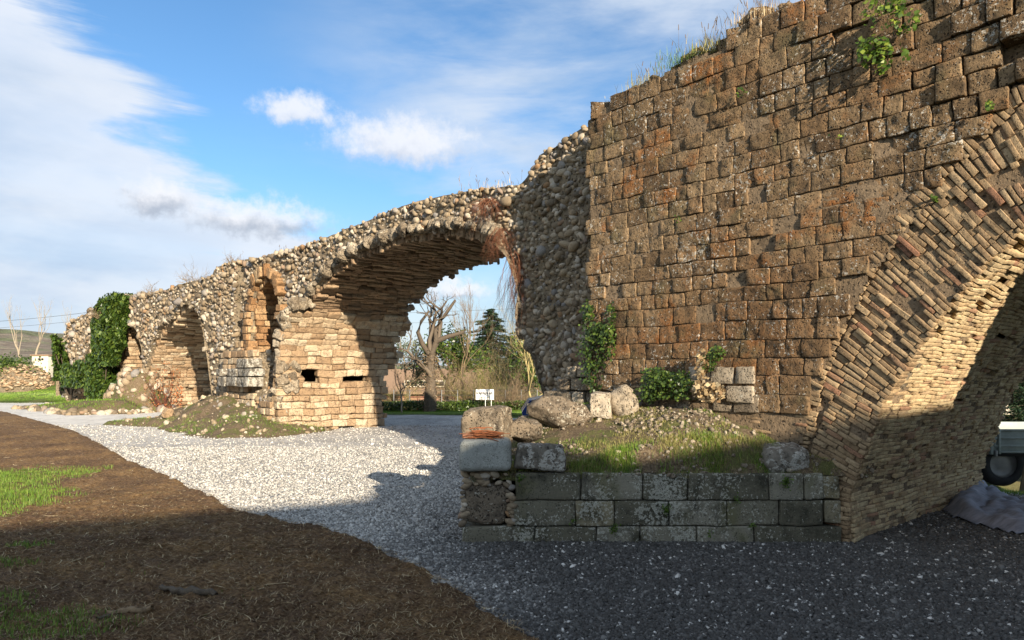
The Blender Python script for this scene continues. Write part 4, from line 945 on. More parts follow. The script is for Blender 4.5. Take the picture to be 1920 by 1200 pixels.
V, Fc, R = join(scatter_rocks('s', 1300, 5, (-12.5, -4.4), (15, 22), lambda x, y: (ghe(x, y) - .05 + h_bank2(x, y), h_bank2(x, y) > .05), t_, .015, .085, None, cut(I2, 4, 8)), scatter_rocks('s', 9000, 6, (-25, -13), (23.5, 35), lambda x, y: (ghe(x, y) - .05 + h_bank3(x, y), (h_bank3(x, y) > .5) | ((h_bank3(x, y) > .03) & (h_bank3(x, y) < .13))), t_, .04, .2, None, I1))
g = obj('bank_rubble', V, Fc, M['cobble'], None, {'rnd': R}, True, off=(-10, 18, 0)); tag(g, kind='stuff')
# grass on banks
def tufts(n, seed, xr, yr, hf, cond, h, wd, lean=.7):
    r = np.random.RandomState(seed); x = r.uniform(*xr, n); y = r.uniform(*yr, n); z, k = hf(x, y); k = k & cond(x, y); return blades(np.stack([x, y, z], 1)[k], h, wd, seed, lean)
mh = lambda x, y: (mound_h(x, y)[0] + fbm(np.stack([x, y, 0 * x], 1) * [1.6, 1.6, 0] + 3, 4, 8) * .07, mound_h(x, y)[1])
nz = lambda x, y, s, f=1.6: fbm(np.stack([x, y, 0 * x], 1) * f, 3, s)
front = lambda x, y: (y < 7.30) & (x > .45) & (x < 2.55)
V, Fc, R = join(tufts(34000, 61, (-.4, 3.3), (6.97, 10), mh, lambda x, y: nz(x, y, 50, 2.2) + rs.normal(0, .10, len(x)) > .14, .028, .004), tufts(12000, 62, (.3, 2.7), (6.96, 7.32), mh, lambda x, y: nz(x, y, 52, 3) + rs.normal(0, .15, len(x)) > .04 + .12 * (x > 1.2), .06, .004))
g = obj('bank_grass', V, Fc, M['grass'], None, {'rnd': R}, off=(1.5, 8, 0)); tag(g, kind='stuff')
V, Fc, R = join(tufts(46000, 63, (-.4, 3.3), (6.97, 10), mh, lambda x, y: nz(x, y, 53, 2.0) + rs.normal(0, .12, len(x)) > .05, .028, .0035, .9), tufts(7000, 64, (.4, 2.7), (6.95, 7.3), mh, lambda x, y: nz(x, y, 54, 3) + rs.normal(0, .15, len(x)) > .0, .06, .003, 1.2))
g = obj('dry_bank_grass', V, Fc, M['drygrass'], None, {'rnd': R}, off=(1.5, 8, 0)); tag(g, kind='stuff')
hb = lambda hf, lo, hi: (lambda x, y: (ghe(x, y) - .05 + hf(x, y), (hf(x, y) > lo) & (hf(x, y) < hi)))
def UVi(x, y):
    d = np.stack([np.asarray(x, float) - P0[0], np.asarray(y, float) - P0[1]], -1); return d @ D_, d @ N_
V, Fc, R = join(tufts(30000, 65, (-12.5, -4.4), (15, 22), hb(h_bank2, .05, .6), lambda x, y: nz(x, y, 55, 1.2) > .0, .05, .007), tufts(30000, 66, (-26, -13), (23, 35), hb(h_bank3, .10, .8), t_, .07, .013),
                tufts(50000, 67, (-9, 6), (24.4, 27.2), lambda x, y: (ghe(x, y) - .03, x == x), t_, .10, .016), tufts(12000, 68, (5.9, 9.8), (9.4, 10.9), lambda x, y: (ghe(x, y) - .03, UVi(x, y)[1] > 4.3), t_, .07, .007),
                tufts(60000, 69, (-36, -20), (38, 47), lambda x, y: (ghe(x, y) + h_bank4(x, y) - .08, x == x), t_, .10, .03))
g = obj('bank_grass', V, Fc, M['grass'], None, {'rnd': R}, off=(-8, 20, 0)); tag(g, kind='stuff')

# ------------------------------------------------------------------ single blocks and boulders
def rock(name, label, cat, c, half, rot=(0, 0, 0), mat='boulder', kind='box', seed=0, lump=.03, freq=4, bev=.03, group=None, rnd=.5, jit=.0):
    tpl = box_template(16) if kind == 'box' else I3
    if kind == 'ico': tpl = cut(I3, seed, 12, .60, .88)
    V, Fc, R = batch(tpl, np.array([c], float), rotm([rot]), np.array([half], float), jit, np.array([rnd]), lump, freq, seed, bev)
    V = V + fbm3(V * freq * 4, 3, seed + 3) * lump * .35 + fbm3(V * 1.7, 2, seed + 6) * lump
    o = obj(name, V, Fc, M[mat], None, {'rnd': R}, True, off=(c[0], c[1], c[2] - half[2])); return tag(o, label, cat, group)
def pxb(x0, x1, y0, y1, Y, dep):
    a = W(x0, y1, Y); b = W(x1, y0, Y); return ((a[0] + b[0]) / 2, Y + dep / 2, (a[2] + b[2]) / 2), ((b[0] - a[0]) / 2, dep / 2, (b[2] - a[2]) / 2)
c_, h_ = pxb(861, 958, 826, 884, 6.86, .36); rock('stone_block', 'clean pale grey block on the left corner of the pier base, twigs on top', 'stone block', c_, h_, (0, .01, -.02), 'paleblock', seed=1, lump=.014, bev=.03)
c_, h_ = pxb(968, 1060, 836, 886, 6.92, .34); rock('stone_block', 'dark lichen-spotted block right of the pale grey corner block', 'stone block', c_, h_, (0, -.02, .04), 'lichenblock', seed=2, lump=.03, bev=.04)
c_, h_ = pxb(1441, 1526, 838, 886, 6.98, .36); rock('stone_block', 'grey lichen-edged block at the right end of the earth bank', 'stone block', c_, h_, (-.12, .03, -.05), 'lichenblock', seed=3, lump=.04, bev=.05, rnd=1)
c_, h_ = pxb(876, 955, 769, 836, 7.45, .34); rock('stone_block', 'brown upright block behind the twigs, with a dark left side', 'stone block', c_, h_, (0, .06, .30), 'boulder', seed=4, lump=.045, bev=.045, rnd=.2)
c_, h_ = pxb(950, 1025, 782, 840, 7.6, .42); rock('boulder', 'rounded brown boulder between the upright block and the long flat rock', 'boulder', c_, h_, (0, -.05, .1), 'boulder', 'ico', 5, .08, 3, rnd=.1)
c_, h_ = pxb(975, 1118, 748, 806, 8.2, .6); rock('boulder', 'long flat brown rock lying on the bank left of the two pale blocks', 'boulder', c_, (h_[0], h_[1], h_[2] * .9), (0, -.10, .0), 'boulder', 'ico', 6, .10, 3, rnd=.05)
c_, h_ = pxb(1114, 1151, 737, 783, 8.35, .3); rock('stone_block', 'pale squared upright block at the foot of the wall', 'stone block', c_, h_, (0, .1, .25), 'boulder', seed=7, lump=.03, bev=.02, rnd=1)
c_, h_ = pxb(1148, 1202, 729, 785, 8.4, .36); rock('boulder', 'rounded tan boulder leaning against the pale squared block', 'boulder', c_, h_, (.1, .5, .2), 'boulder', 'box', 8, .05, 3, bev=.12, rnd=.7)
c_, h_ = pxb(1394, 1438, 733, 775, 7.75, .3); rock('boulder', 'brown wedge-shaped stone in the hole under the pale stones of the wall', 'boulder', c_, h_, (.1, -.4, .2), 'ochre', 'box', 9, .05, 4, bev=.05, rnd=.1)
def gb(px, py, w_, label, cat='boulder', seed=0, mat='limestone', rnd=.9, hr=.7, hb_=h_bank2):
    p = GP(px, py); z = float(ghe(*p)) + float(hb_(p[:1], p[1:])[0]); Y = p[1]; 
    hw = w_ / 2 / F * Y; rock('boulder', label, cat, (p[0], p[1], z + hw * hr * .55), (hw, hw * .8, hw * hr), (0, .1, seed), mat, 'ico', seed, .05, 3, rnd=rnd)
gb(315, 811, 26, 'tan pointed boulder at the foot of the middle rubble bank', seed=11, rnd=.2, hr=.85)
gb(372, 772, 24, 'smooth white boulder on top of the bank by the second arch', seed=12, rnd=1)
gb(408, 804, 15, 'small white boulder at the bottom of the middle bank', seed=13, rnd=1)
gb(383, 809, 12, 'flat cream stone beside the small white boulder', seed=14, rnd=1)
gb(370, 788, 10, 'left of two cream stones halfway up the middle bank', seed=15, rnd=1)
gb(385, 787, 10, 'right of two cream stones halfway up the middle bank', seed=16, rnd=1)
c_, h_ = pxb(868, 890, 820, 826, 6.98, .1); c_ = (c_[0], c_[1], .997 + .02); rock('brick', 'orange brick under the left end of the rusty twigs', 'brick', c_, (h_[0], .06, .02), (0, 0, .2), 'brick', seed=20, lump=.004, bev=.006, rnd=1)
# bundle of rusty twigs on the corner block
r = np.random.RandomState(2); tw = thing('twig_bundle', 'heap of rusty brown twigs lying on the pale corner block', 'twigs', (-.28, 7.05, 1.0)); segs = []
for k in range(110):
    a = r.normal(0, .35); l = r.uniform(.1, .34); c = np.array([-.28 + r.normal(0, .05), 7.05 + r.normal(0, .06), 1.012 + abs(r.normal(0, .03))]); t = np.linspace(-.5, .5, 5)
    segs.append((c + np.stack([t * l * math.cos(a), t * l * math.sin(a), -abs(t) * .08 * l + r.normal(0, .05) * t * l + r.normal(0, .003, 5)], 1), np.full(5, r.uniform(.002, .005))))
V, Fc = tubes(segs, 5); M['rust'] = plain('rusty_twig', (.24, .085, .035), .8, var=.6, ns=30); obj('twig', V, Fc, M['rust'], tw)
r = np.random.RandomState(12)
for k, (px, py, nn_) in enumerate(((1075, 975, 8), (1150, 990, 40), (1248, 955, 40), (1330, 1000, 16), (1472, 905, 50), (1380, 935, 14), (975, 895, 45), (1408, 985, 14))):
    c = np.array([PX(px), 6.93, H + (HY - py) / F * 6.95]); o = thing('weed_tuft', ['tiny green weed in the joint of the grey base, left', 'green weed in the lowest joint of the grey base', 'green weed in the middle of the grey base joints', 'small weed low on the grey base right of the middle', 'bright green weed below the right end block', 'small dark weed right of the middle of the grey base', 'green weed between the corner packing and the grey base', 'tiny weed at the base near the right'][k], 'plant', c); P = c + r.normal(0, 1, (nn_ * 2, 3)) * [.022, .012, .025]; V, Fc, R = leaves(P, .022, k); obj('leaf_mass', V, Fc, M['ivy_light'], o, {'rnd': R * .7}); V, Fc = tubes([(np.array([c + [0, .03, -.01], q]), [.002, .001]) for q in P[:8]], 3); obj('stem', V, Fc, M['grass'], o, {'rnd': np.full(len(V), .3)})

# ------------------------------------------------------------------ climbing plants
def climber(name, label, cat, pxs, n, size, mat, seed, v=-.10, group=None, stems=10, thick=.06, cut=.0, light=None, smat='bark'):
    """pxs: list of (px, py, rx, ry) ellipses on the wall plane"""
    r = np.random.RandomState(seed); U, Z = [], []
    tot = sum(a[2] * a[3] for a in pxs)
    for px, py, rx, ry in pxs:
        k = max(3, int(n * rx * ry / tot)); th = r.uniform(0, 2 * math.pi, k); q = np.sqrt(r.rand(k)); 
        uz = [FP(px + rx * qq * math.cos(t), py + ry * qq * math.sin(t), v) for qq, t in zip(q, th)]; uz = np.array(uz); U.append(uz[:, 0]); Z.append(uz[:, 1])
    u = np.concatenate(U); z = np.concatenate(Z); nn_ = fbm(np.stack([u, z, 0 * u], 1) * (.12 / size * .9), 3, seed); k = nn_ > cut - .9 * r.rand(len(u)) ** 3 - .02; u, z = u[k], z[k]
    P = UV(u, v - np.abs(r.normal(0, thick, len(u))) - .4 * thick * (nn_[k]), z); c = np.array(UV(float(u.mean()), v, float(z.min())))
    o = thing(name, label, cat, c, group)
    nr = np.tile(np.array([[-N_[0], -N_[1], .5]]), (len(P), 1)); V, Fc, R = leaves(P, size, seed, nrm=nr, aspect=.95)
    obj('leaf_mass', V, Fc, M[mat], o, {'rnd': R})
    segs = []
    for s_ in range(stems):
        i = r.randint(len(u)); t = np.linspace(0, 1, 7); zz_ = z.min() + (z[i] - z.min()) * t; uu_ = u.mean() + (u[i] - u.mean()) * t + r.normal(0, size * .4, 7)
        segs.append((UV(uu_, v + .0 - .01, zz_), np.linspace(size * .09, size * .03, 7)))
    V, Fc = tubes(segs, 4); obj('stem', V, Fc, M[smat], o); return o
climber('ivy', 'dark ivy hanging on the lower left edge of the near wall', 'ivy', [(1107, 600, 9, 38), (1150, 595, 6, 30), (1125, 650, 32, 45), (1118, 705, 20, 30), (1135, 625, 22, 20)], 1500, .038, 'ivy', 1, cut=.02)
climber('ivy', 'round bushy ivy at the foot of the near wall above the bank', 'ivy', [(1250, 722, 34, 26), (1238, 705, 22, 16), (1285, 742, 34, 9), (1222, 740, 14, 18), (1290, 715, 14, 20)], 2300, .034, 'ivy', 2, v=-.16, thick=.09, cut=.03)
climber('ivy', 'yellow-green ivy clump near the top of the wall, upper one', 'ivy', [(1650, 30, 35, 30), (1680, 15, 22, 22), (1720, 40, 9, 20), (1690, 55, 20, 12)], 420, .042, 'ivy_light', 3, cut=.08, v=-.13)
climber('ivy', 'yellow-green ivy clump below the upper one on the wall', 'ivy', [(1645, 100, 32, 32), (1700, 100, 8, 14), (1655, 125, 14, 16)], 420, .042, 'ivy_light', 4, cut=.02, v=-.13)
climber('weed_tuft', 'small green plant growing from a joint, rightmost one just above the brick arch ring', 'plant', [(1858, 200, 9, 9)], 40, .03, 'ivy_light', 15, v=-.1, stems=3)
climber('weed_tuft', 'small bright green plant on the wall below the ivy clumps', 'plant', [(1574, 257, 10, 6)], 60, .028, 'ivy_light', 5, v=-.11, stems=3)
climber('weed_tuft', 'small green plant near the wall top left of the ivy clumps', 'plant', [(1393, 175, 11, 11)], 70, .03, 'ivy_light', 6, v=-.11, stems=3)
climber('weed_tuft', 'tiny green plant in the middle of the wall', 'plant', [(1275, 412, 5, 8)], 30, .024, 'ivy_light', 7, v=-.11, stems=2)
climber('ivy', 'green ivy sprig beside the white stones low on the wall', 'ivy', [(1350, 662, 14, 14), (1335, 680, 10, 18)], 330, .028, 'ivy', 8, v=-.15)
climber('dry_creeper', 'straw-coloured withered creeper hanging beside the ivy sprig', 'dry plant', [(1322, 700, 9, 45), (1340, 735, 26, 18), (1318, 730, 14, 16)], 420, .05, 'straw', 9, v=-.17, stems=14)
climber('weed_tuft', 'small green plant on the brick ring, upper', 'plant', [(1757, 375, 6, 5)], 16, .03, 'ivy_light', 10, v=-.02, stems=2)
climber('red_creeper', 'reddish-brown creeper on the pier beside the second arch', 'creeper', [(285, 735, 18, 36), (296, 700, 10, 12)], 900, .09, 'redleaf', 11, v=1.2, cut=.1, stems=16) if False else None
# reddish creeper hangs on the inner side of the third pier
r = np.random.RandomState(9); o = thing('red_creeper', 'reddish-brown creeper on the sunlit side inside the second arch', 'creeper', UV(26.0, .9, 0)); n = 420
vv_ = r.uniform(.1, 1.5, n); zz_ = r.uniform(0, 2.1, n) * (1 - .35 * np.abs(vv_ - .8)); V, Fc, R = leaves(UV(25.85 - .08 * r.rand(n), vv_, zz_), .07, 9); obj('leaf_mass', V, Fc, M['redleaf'], o, {'rnd': R})
segs = [(UV(25.9, np.linspace(.8, v_, 6) + r.normal(0, .05, 6), np.linspace(0, z_, 6)), np.linspace(.02, .008, 6)) for v_, z_ in zip(vv_[:24], zz_[:24])]; V, Fc = tubes(segs, 4); obj('stem', V, Fc, M['redtwig'], o)
# far pier smothered in ivy: an ivy mass modelled round the pier
def ivy_wrap(label, boxes, n, size, seed, shape):
    r = np.random.RandomState(seed); Ps, Ns = [], []
    tot = sum(b[-1] for b in boxes)
    for (u0, u1, va, vb_, z0, z1, wgt) in boxes:
        k = int(n * wgt / tot); u = r.uniform(u0, u1, k); z = z0 + (z1 - z0) * r.rand(k) ** .95; v = r.uniform(va, vb_, k)
        bul = .45 * np.sin(np.clip((u - u0) / (u1 - u0 + 1e-6), 0, 1) * math.pi) * (abs(u1 - u0) > .5) + .18 * fbm(np.stack([u, z, v], 1) * 1.3, 3, seed)
        if abs(u1 - u0) > .5: P = UV(u, v - bul, z); nn_ = np.tile([[-N_[0], -N_[1], .35]], (k, 1))
        else: P = UV(u - bul, v, z); nn_ = np.tile([[-D_[0], -D_[1], .35]], (k, 1))
        Ps.append(P); Ns.append(nn_)
    P = np.concatenate(Ps); Nn = np.concatenate(Ns); uq, vq = UVi(P[:, 0], P[:, 1]); nz_ = fbm(P * .9, 3, seed) * .45
    k = (P[:, 2] > .1) & shape(uq, P[:, 2], nz_) & (fbm(P * 1.4, 3, seed + 5) > -.42); P, Nn = P[k], Nn[k]
    o = thing('ivy', label, 'ivy', P.mean(0) * [1, 1, 0]); V, Fc, R = leaves(P, size, seed, nrm=Nn, aspect=.9); obj('leaf_mass', V, Fc, M['ivy'], o, {'rnd': R})
    segs = [(np.stack([np.linspace(P[i, 0], P[:, 0].mean(), 5), np.linspace(P[i, 1], P[:, 1].mean(), 5), np.linspace(P[i, 2], .1, 5)], 1), np.full(5, .03)) for i in r.randint(0, len(P), 12)]; V, Fc = tubes(segs, 4); obj('stem', V, Fc, M['bark'], o)
ivy_wrap('huge dark green ivy smothering the far pier from top to ground', [(29.2, 34.8, .15, .35, 1.9, 4.75, 8), (31.0, 34.6, .0, .3, .3, 2.4, 4), (29.3, 34.6, .2, 1.6, 4.3, 4.95, 2)], 34000, .17, 4, lambda u, z, n: (z < 4.95 - .42 * np.abs(u - 30.9) ** 1.25 * (u > 30.9) - .10 * (30.9 - u).clip(0) ** 2 + n * .5) & (u > 29.0 + np.maximum(0, 2.9 - z) * .9 + n * .8) & (u < 34.9 - np.maximum(0, 2.2 - z) * .8 + n))
ivy_wrap('dark ivy covering the lower half of the farthest arch', [(34.6, 42.2, .1, .3, .9, 2.7, 6), (40.4, 43.0, .0, .3, 1.2, 3.7, 3), (42.9, 43.0, .2, 3, .4, 3.3, 1)], 13000, .19, 5, lambda u, z, n: (z < 1.95 + n + 1.6 * (u > 41.6)) & (z > .7 + n))

# dry tufts and bushes on top of the bridge
def tuft(name, label, cat, base, n, h, spread, mat, seed, wd=.006, lean=.7, stalks=0, group=None):
    r = np.random.RandomState(seed); P = np.array(base)[None] + np.stack([r.normal(0, spread, n), r.normal(0, spread, n), r.uniform(-.03, .02, n)], 1)
    o = thing(name, label, cat, base, group); V, Fc, R = blades(P, h, wd, seed, lean); obj('blade', V, Fc, M[mat], o, {'rnd': R})
    if stalks:
        segs = []
        for k in range(stalks):
            p = np.array(base) + [r.normal(0, spread), r.normal(0, spread), 0]; hh = h * r.uniform(1.3, 2.4); t = np.linspace(0, 1, 6); q = r.normal(0, .16, 2)
            L = p + np.stack([q[0] * t ** 2 * hh, q[1] * t ** 2 * hh, t * hh], 1); segs.append((L, np.linspace(wd * .35, wd * .15, 6))); segs.append((L[4:] + [0, 0, .0], np.array([wd * .9, wd * .6])))
        V, Fc = tubes(segs, 3); obj('stalk', V, Fc, M['twig'], o)
    return o
def onwall(px, v): u = FP(px, 300, v)[0]; return UV(u, v, float(ztop(u)))
tuft('grass_tuft', 'tall dry grass on the wall top with seed stalks, left of the green patch', 'dry grass', onwall(1215, .15), 260, .13, .14, 'drygrass', 1, stalks=16)
tuft('grass_tuft', 'green and straw grass on the stepped wall top, between the seed stalks', 'grass', onwall(1290, .15), 500, .10, .17, 'grass', 2, stalks=6)
tuft('grass_tuft', 'tall pale stalks on the wall top below the highest corner', 'dry grass', onwall(1335, .12), 420, .14, .13, 'drygrass', 3, stalks=22)
tuft('grass_tuft', 'pale dry grass on the highest visible corner of the wall', 'dry grass', onwall(1425, .15), 500, .14, .16, 'straw', 4, stalks=26)
tuft('grass_tuft', 'small dry tuft at the left end of the near wall top', 'dry grass', onwall(1160, .2), 160, .06, .10, 'drygrass', 7)
tuft('dead_weed', 'two thin dry stalks on the bridge top left of the big arch', 'dry plant', onwall(527, .8), 30, .12, .1, 'straw', 5, stalks=9)
tuft('dead_weed', 'row of dry stalks on the bridge above the big arch', 'dry plant', onwall(930, .7), 120, .10, .28, 'straw', 6, stalks=20)
def twigball(name, label, cat, base, n, R_, mat, seed, rad=.006, up=.6, flat=1.0, hang=0, depth=3):
    r = np.random.RandomState(seed); o = thing(name, label, cat, base); segs = []
    def grow(p, d, l, w_, k):
        t = np.linspace(0, 1, 4); side = r.normal(0, .22, 3) * l; L = p + d * (t * l)[:, None] + side * (t ** 2)[:, None] + np.array([0, 0, -hang]) * (t ** 2 * l)[:, None]
        segs.append((L, np.linspace(w_, w_ * .55, 4)))
        if k > 0:
            for _ in range(2 + (r.rand() < .5)):
                i = r.randint(1, 4); nd = d + r.normal(0, .5, 3) + [0, 0, up * .25 - hang * .6]; nd /= np.linalg.norm(nd); grow(L[i], nd, l * r.uniform(.5, .8), w_ * .55, k - 1)
    for _ in range(n):
        d = r.normal(0, 1, 3) * [1, 1, flat]; d[2] = abs(d[2]) * up + up * .5 - hang; d /= np.linalg.norm(d); grow(np.array(base) + r.normal(0, R_ * .12, 3) * [1, 1, .3], d, R_ * r.uniform(.3, .6), rad, depth)
    V, Fc = tubes(segs, 3); rr = np.repeat(np.random.RandomState(seed).rand(len(segs)), 12); obj('twig', V, Fc, M[mat], o, {'rnd': rr}); return o
twigball('dead_bush', 'bushy bare shrub on the bridge top above the second arch', 'bush', onwall(365, .9), 34, .75, 'twig', 1, .008)
twigball('dead_bush', 'small olive-brown bush on the bridge top left of the niche', 'bush', onwall(436, .7), 30, .42, 'twig', 2, .007)
twigball('dead_bush', 'small grey bush on the bridge top near the ivy pier', 'bush', onwall(282, .8), 30, .5, 'twig', 3, .009)
twigball('dead_bush', 'reddish bare bush hanging down beside the crown of the big arch', 'bush', UV(*[float(q) for q in (FP(925, 375, .5)[0], .40, FP(925, 375, .5)[1])]), 46, .42, 'redtwig', 4, .004, up=.2, hang=.5)
twigball('dead_bush', 'dark hanging twigs at the right end of the big arch crown', 'bush', UV(FP(945, 430, .5)[0], .45, FP(945, 430, .5)[1]), 34, .36, 'redtwig', 5, .003, up=.1, hang=.8)
twigball('hanging_creeper', 'thin bare creeper dangling in the opening of the big arch', 'creeper', UV(5.9, 1.3, 3.75), 60, .9, 'twigdark', 6, .0042, up=.0, hang=1.0, depth=4)
twigball('dead_bush', 'red twigs hanging on the dark rubble right of the big arch', 'bush', UV(5.5, .55, 3.55), 34, .6, 'redtwig', 8, .004, up=.0, hang=1.2)
twigball('dead_bush', 'dry twigs on the ivy face of the far pier', 'bush', UV(31.5, -.2, 3.9), 26, .7, 'twig', 7, .01)
twigball('dead_bush', 'dry withered plant on the upper part of the near wall', 'dry plant', UV(FP(1370, 215, -.12)[0], -.12, FP(1370, 215, -.12)[1]), 18, .22, 'twig', 9, .0022, hang=.3)

# ------------------------------------------------------------------ trees and bushes
def tree(name, label, base, H_, r0, mat, seed, spread=.5, levels=5, nbr=3, tw='twig', lean=(0, 0), fork=.35, wig=.12, ivy=0, path=None, first=.45, upb=.25, leaf=None, leafn=0, leafs=.1, group=None):
    r = np.random.RandomState(seed); o = thing(name, label, 'tree', base, group); base = np.array(base, float)
    T = np.array(path) + base if path is not None else base + np.stack([lean[0] * np.linspace(0, 1, 8) ** 1.5 + r.normal(0, wig * .12 * H_, 8) * np.linspace(0, 1, 8), lean[1] * np.linspace(0, 1, 8) + r.normal(0, wig * .1 * H_, 8) * np.linspace(0, 1, 8), np.linspace(0, first * H_, 8)], 1)
    segs = []; tips = []
    def grow(p, d, l, w_, k):
        m_ = 5; L = [p]; dd = d.copy()
        for _ in range(m_):
            dd = dd + r.normal(0, wig, 3) + [0, 0, upb * .12]; dd /= np.linalg.norm(dd); L.append(L[-1] + dd * l / m_)
        L = np.array(L); segs.append((L, np.linspace(w_, w_ * .6, m_ + 1)))
        tips.extend(L[2:])
        if k > 0:
            for q in range(nbr if k > 1 else nbr + 1):
                i = r.randint(2, m_ + 1) if q else m_; nd = dd + r.normal(0, spread, 3) + [0, 0, upb * .3]; nd /= np.linalg.norm(nd)
                grow(L[i], nd, l * r.uniform(.55, .82), w_ * (.62 if q == 0 else .5), k - 1)
    k0 = len(T)
    for q in range(int(2 + nbr)):
        i = k0 - 1 if q < 2 else r.randint(k0 // 2, k0); d = (T[-1] - T[-2]); d = d / np.linalg.norm(d) + r.normal(0, spread * .9, 3) + [0, 0, .2]; d /= np.linalg.norm(d)
        grow(T[i], d, H_ * (1 - first) * .5 * r.uniform(.8, 1.15), r0 * fork * 1.4, levels - 1)
    V, Fc = tubes([(T, np.linspace(r0, r0 * .62, k0))], 9); V = V + fbm3(V * 6, 2, seed) * r0 * .25; obj('trunk', V, Fc, M[mat], o, {'rnd': np.full(len(V), .4)}, True)
    V, Fc = tubes(segs, 4); rr = np.concatenate([np.full(len(s[0]) * 4, .3 + .4 * r.rand()) for s in segs]); obj('crown', V, Fc, M[tw], o, {'rnd': rr})
    if leaf: 
        tp = np.array(tips); i = r.randint(0, len(tp), leafn); V, Fc, R = leaves(tp[i] + r.normal(0, leafs * 1.2, (leafn, 3)), leafs, seed); obj('leaf_mass', V, Fc, M[leaf], o, {'rnd': R})
    if ivy:
        t = r.rand(ivy); c = np.stack([np.interp(t, np.linspace(0, 1, k0), T[:, a]) for a in range(3)], 1); V, Fc, R = leaves(c + r.normal(0, r0 * .6, (ivy, 3)), .10, seed + 3, aspect=.25); obj('ivy_growth', V, Fc, M['twig'], o, {'rnd': R})
    return o
def gz(x, y): return float(ghe(x, y)) - .06
def at(px, Y): x = (px - CX) / F * Y; return (x, Y, gz(x, Y))
s_ = 26.3 / F
tree('bare_tree', 'twisted bare tree with a shaggy trunk, seen through the big arch', at(805, 26.3), 4.2, .23, 'bark', 3, spread=.5, levels=6, nbr=2, tw='twigdark', wig=.16, ivy=1800, path=[(0, 0, 0), (.03, 0, .6), (.06, 0, 1.2), (.04, 0, 1.8), (.08, .05, 2.2)], first=.5, upb=.4)
for (dx, dz, r0_, sd_) in ((.95, 2.0, .12, 5), (-.35, 1.5, .11, 6)): pass
b0 = np.array(at(805, 26.3)); segs = []
for L in ([(.08, 0, 2.2), (.25, 0, 2.7), (.20, 0, 3.1), (.55, 0, 3.6), (.85, .1, 4.05), (.95, .1, 4.2)], [(.0, 0, 2.2), (-.25, 0, 2.55), (-.42, 0, 3.0), (-.30, 0, 3.4), (.0, 0, 3.8)], [(.2, 0, 2.65), (.7, 0, 2.85), (1.25, 0, 3.0), (1.3, 0, 3.2)]):
    segs.append((np.array(L) + b0, np.linspace(.11, .04, len(L))))
V, Fc = tubes(segs, 7); tobj = bpy.data.objects['bare_tree']; obj('limb', V, Fc, M['bark'], tobj, {'rnd': np.full(len(V), .2)}, True)
tree('bare_tree', 'pale yellow bare tree next to the right edge of the big arch', at(1000, 23.5), 3.0, .05, 'bark_yellow', 8, spread=.42, levels=5, nbr=3, tw='bark_yellow', lean=(-.22, 0), wig=.10, first=.3, upb=.6)
tree('young_tree', 'thin staked young tree in front of the hedge', at(753, 25.2), 2.0, .035, 'bark_pale', 9, spread=.5, levels=3, first=.45)
tree('leafy_tree', 'small olive-green tree in front of the tiled roof', at(765, 33), 3.2, .10, 'bark', 10, spread=.6, levels=4, nbr=3, first=.3, leaf='olive', leafn=2600, leafs=.09)
tree('leafy_tree', 'dark evergreen tree right behind the twisted bare tree', at(838, 31), 3.6, .12, 'bark', 11, spread=.45, levels=4, nbr=3, first=.35, leaf='ivy', leafn=3800, leafs=.13)
tree('leafy_tree', 'dark leafy tree behind the pale yellow bare tree', at(1035, 30), 3.2, .12, 'bark', 13, spread=.5, levels=4, nbr=3, first=.25, leaf='ivy', leafn=5200, leafs=.14)
tree('bare_tree', 'tall thin bare tree between the twisted tree and the tall conifer', at(868, 30), 4.6, .05, 'bark', 12, spread=.32, levels=5, wig=.1, first=.4, upb=.6)
for i, (px, Y, hh, sp_, lab) in enumerate([(885, 28.5, 1.6, .8, 'tangle of brown bare twigs left of the sign'), (945, 27.5, 1.5, .9, 'brown bare thicket right of the sign'), (975, 29, 1.7, .9, 'bare thicket behind the pale yellow tree'), (915, 31, 2.6, .8, 'tall ochre twiggy bush behind the sign'), (850, 29.5, 1.9, .8, 'dense brown bush right of the shaggy trunk'), (955, 33, 3.0, .9, 'pale ochre twiggy bush under the tall conifer'), (745, 30.5, 1.1, .6, 'low reddish bush in front of the house gable'), (895, 34, 3.0, .9, 'large tangled bush behind the sign and thicket')]):
    twigball('bare_bush', lab, 'bush', at(px, Y), 42, hh * 1.15, 'twig' if i % 3 else 'drygrass', 20 + i, .011, up=.9, flat=.9, depth=4)
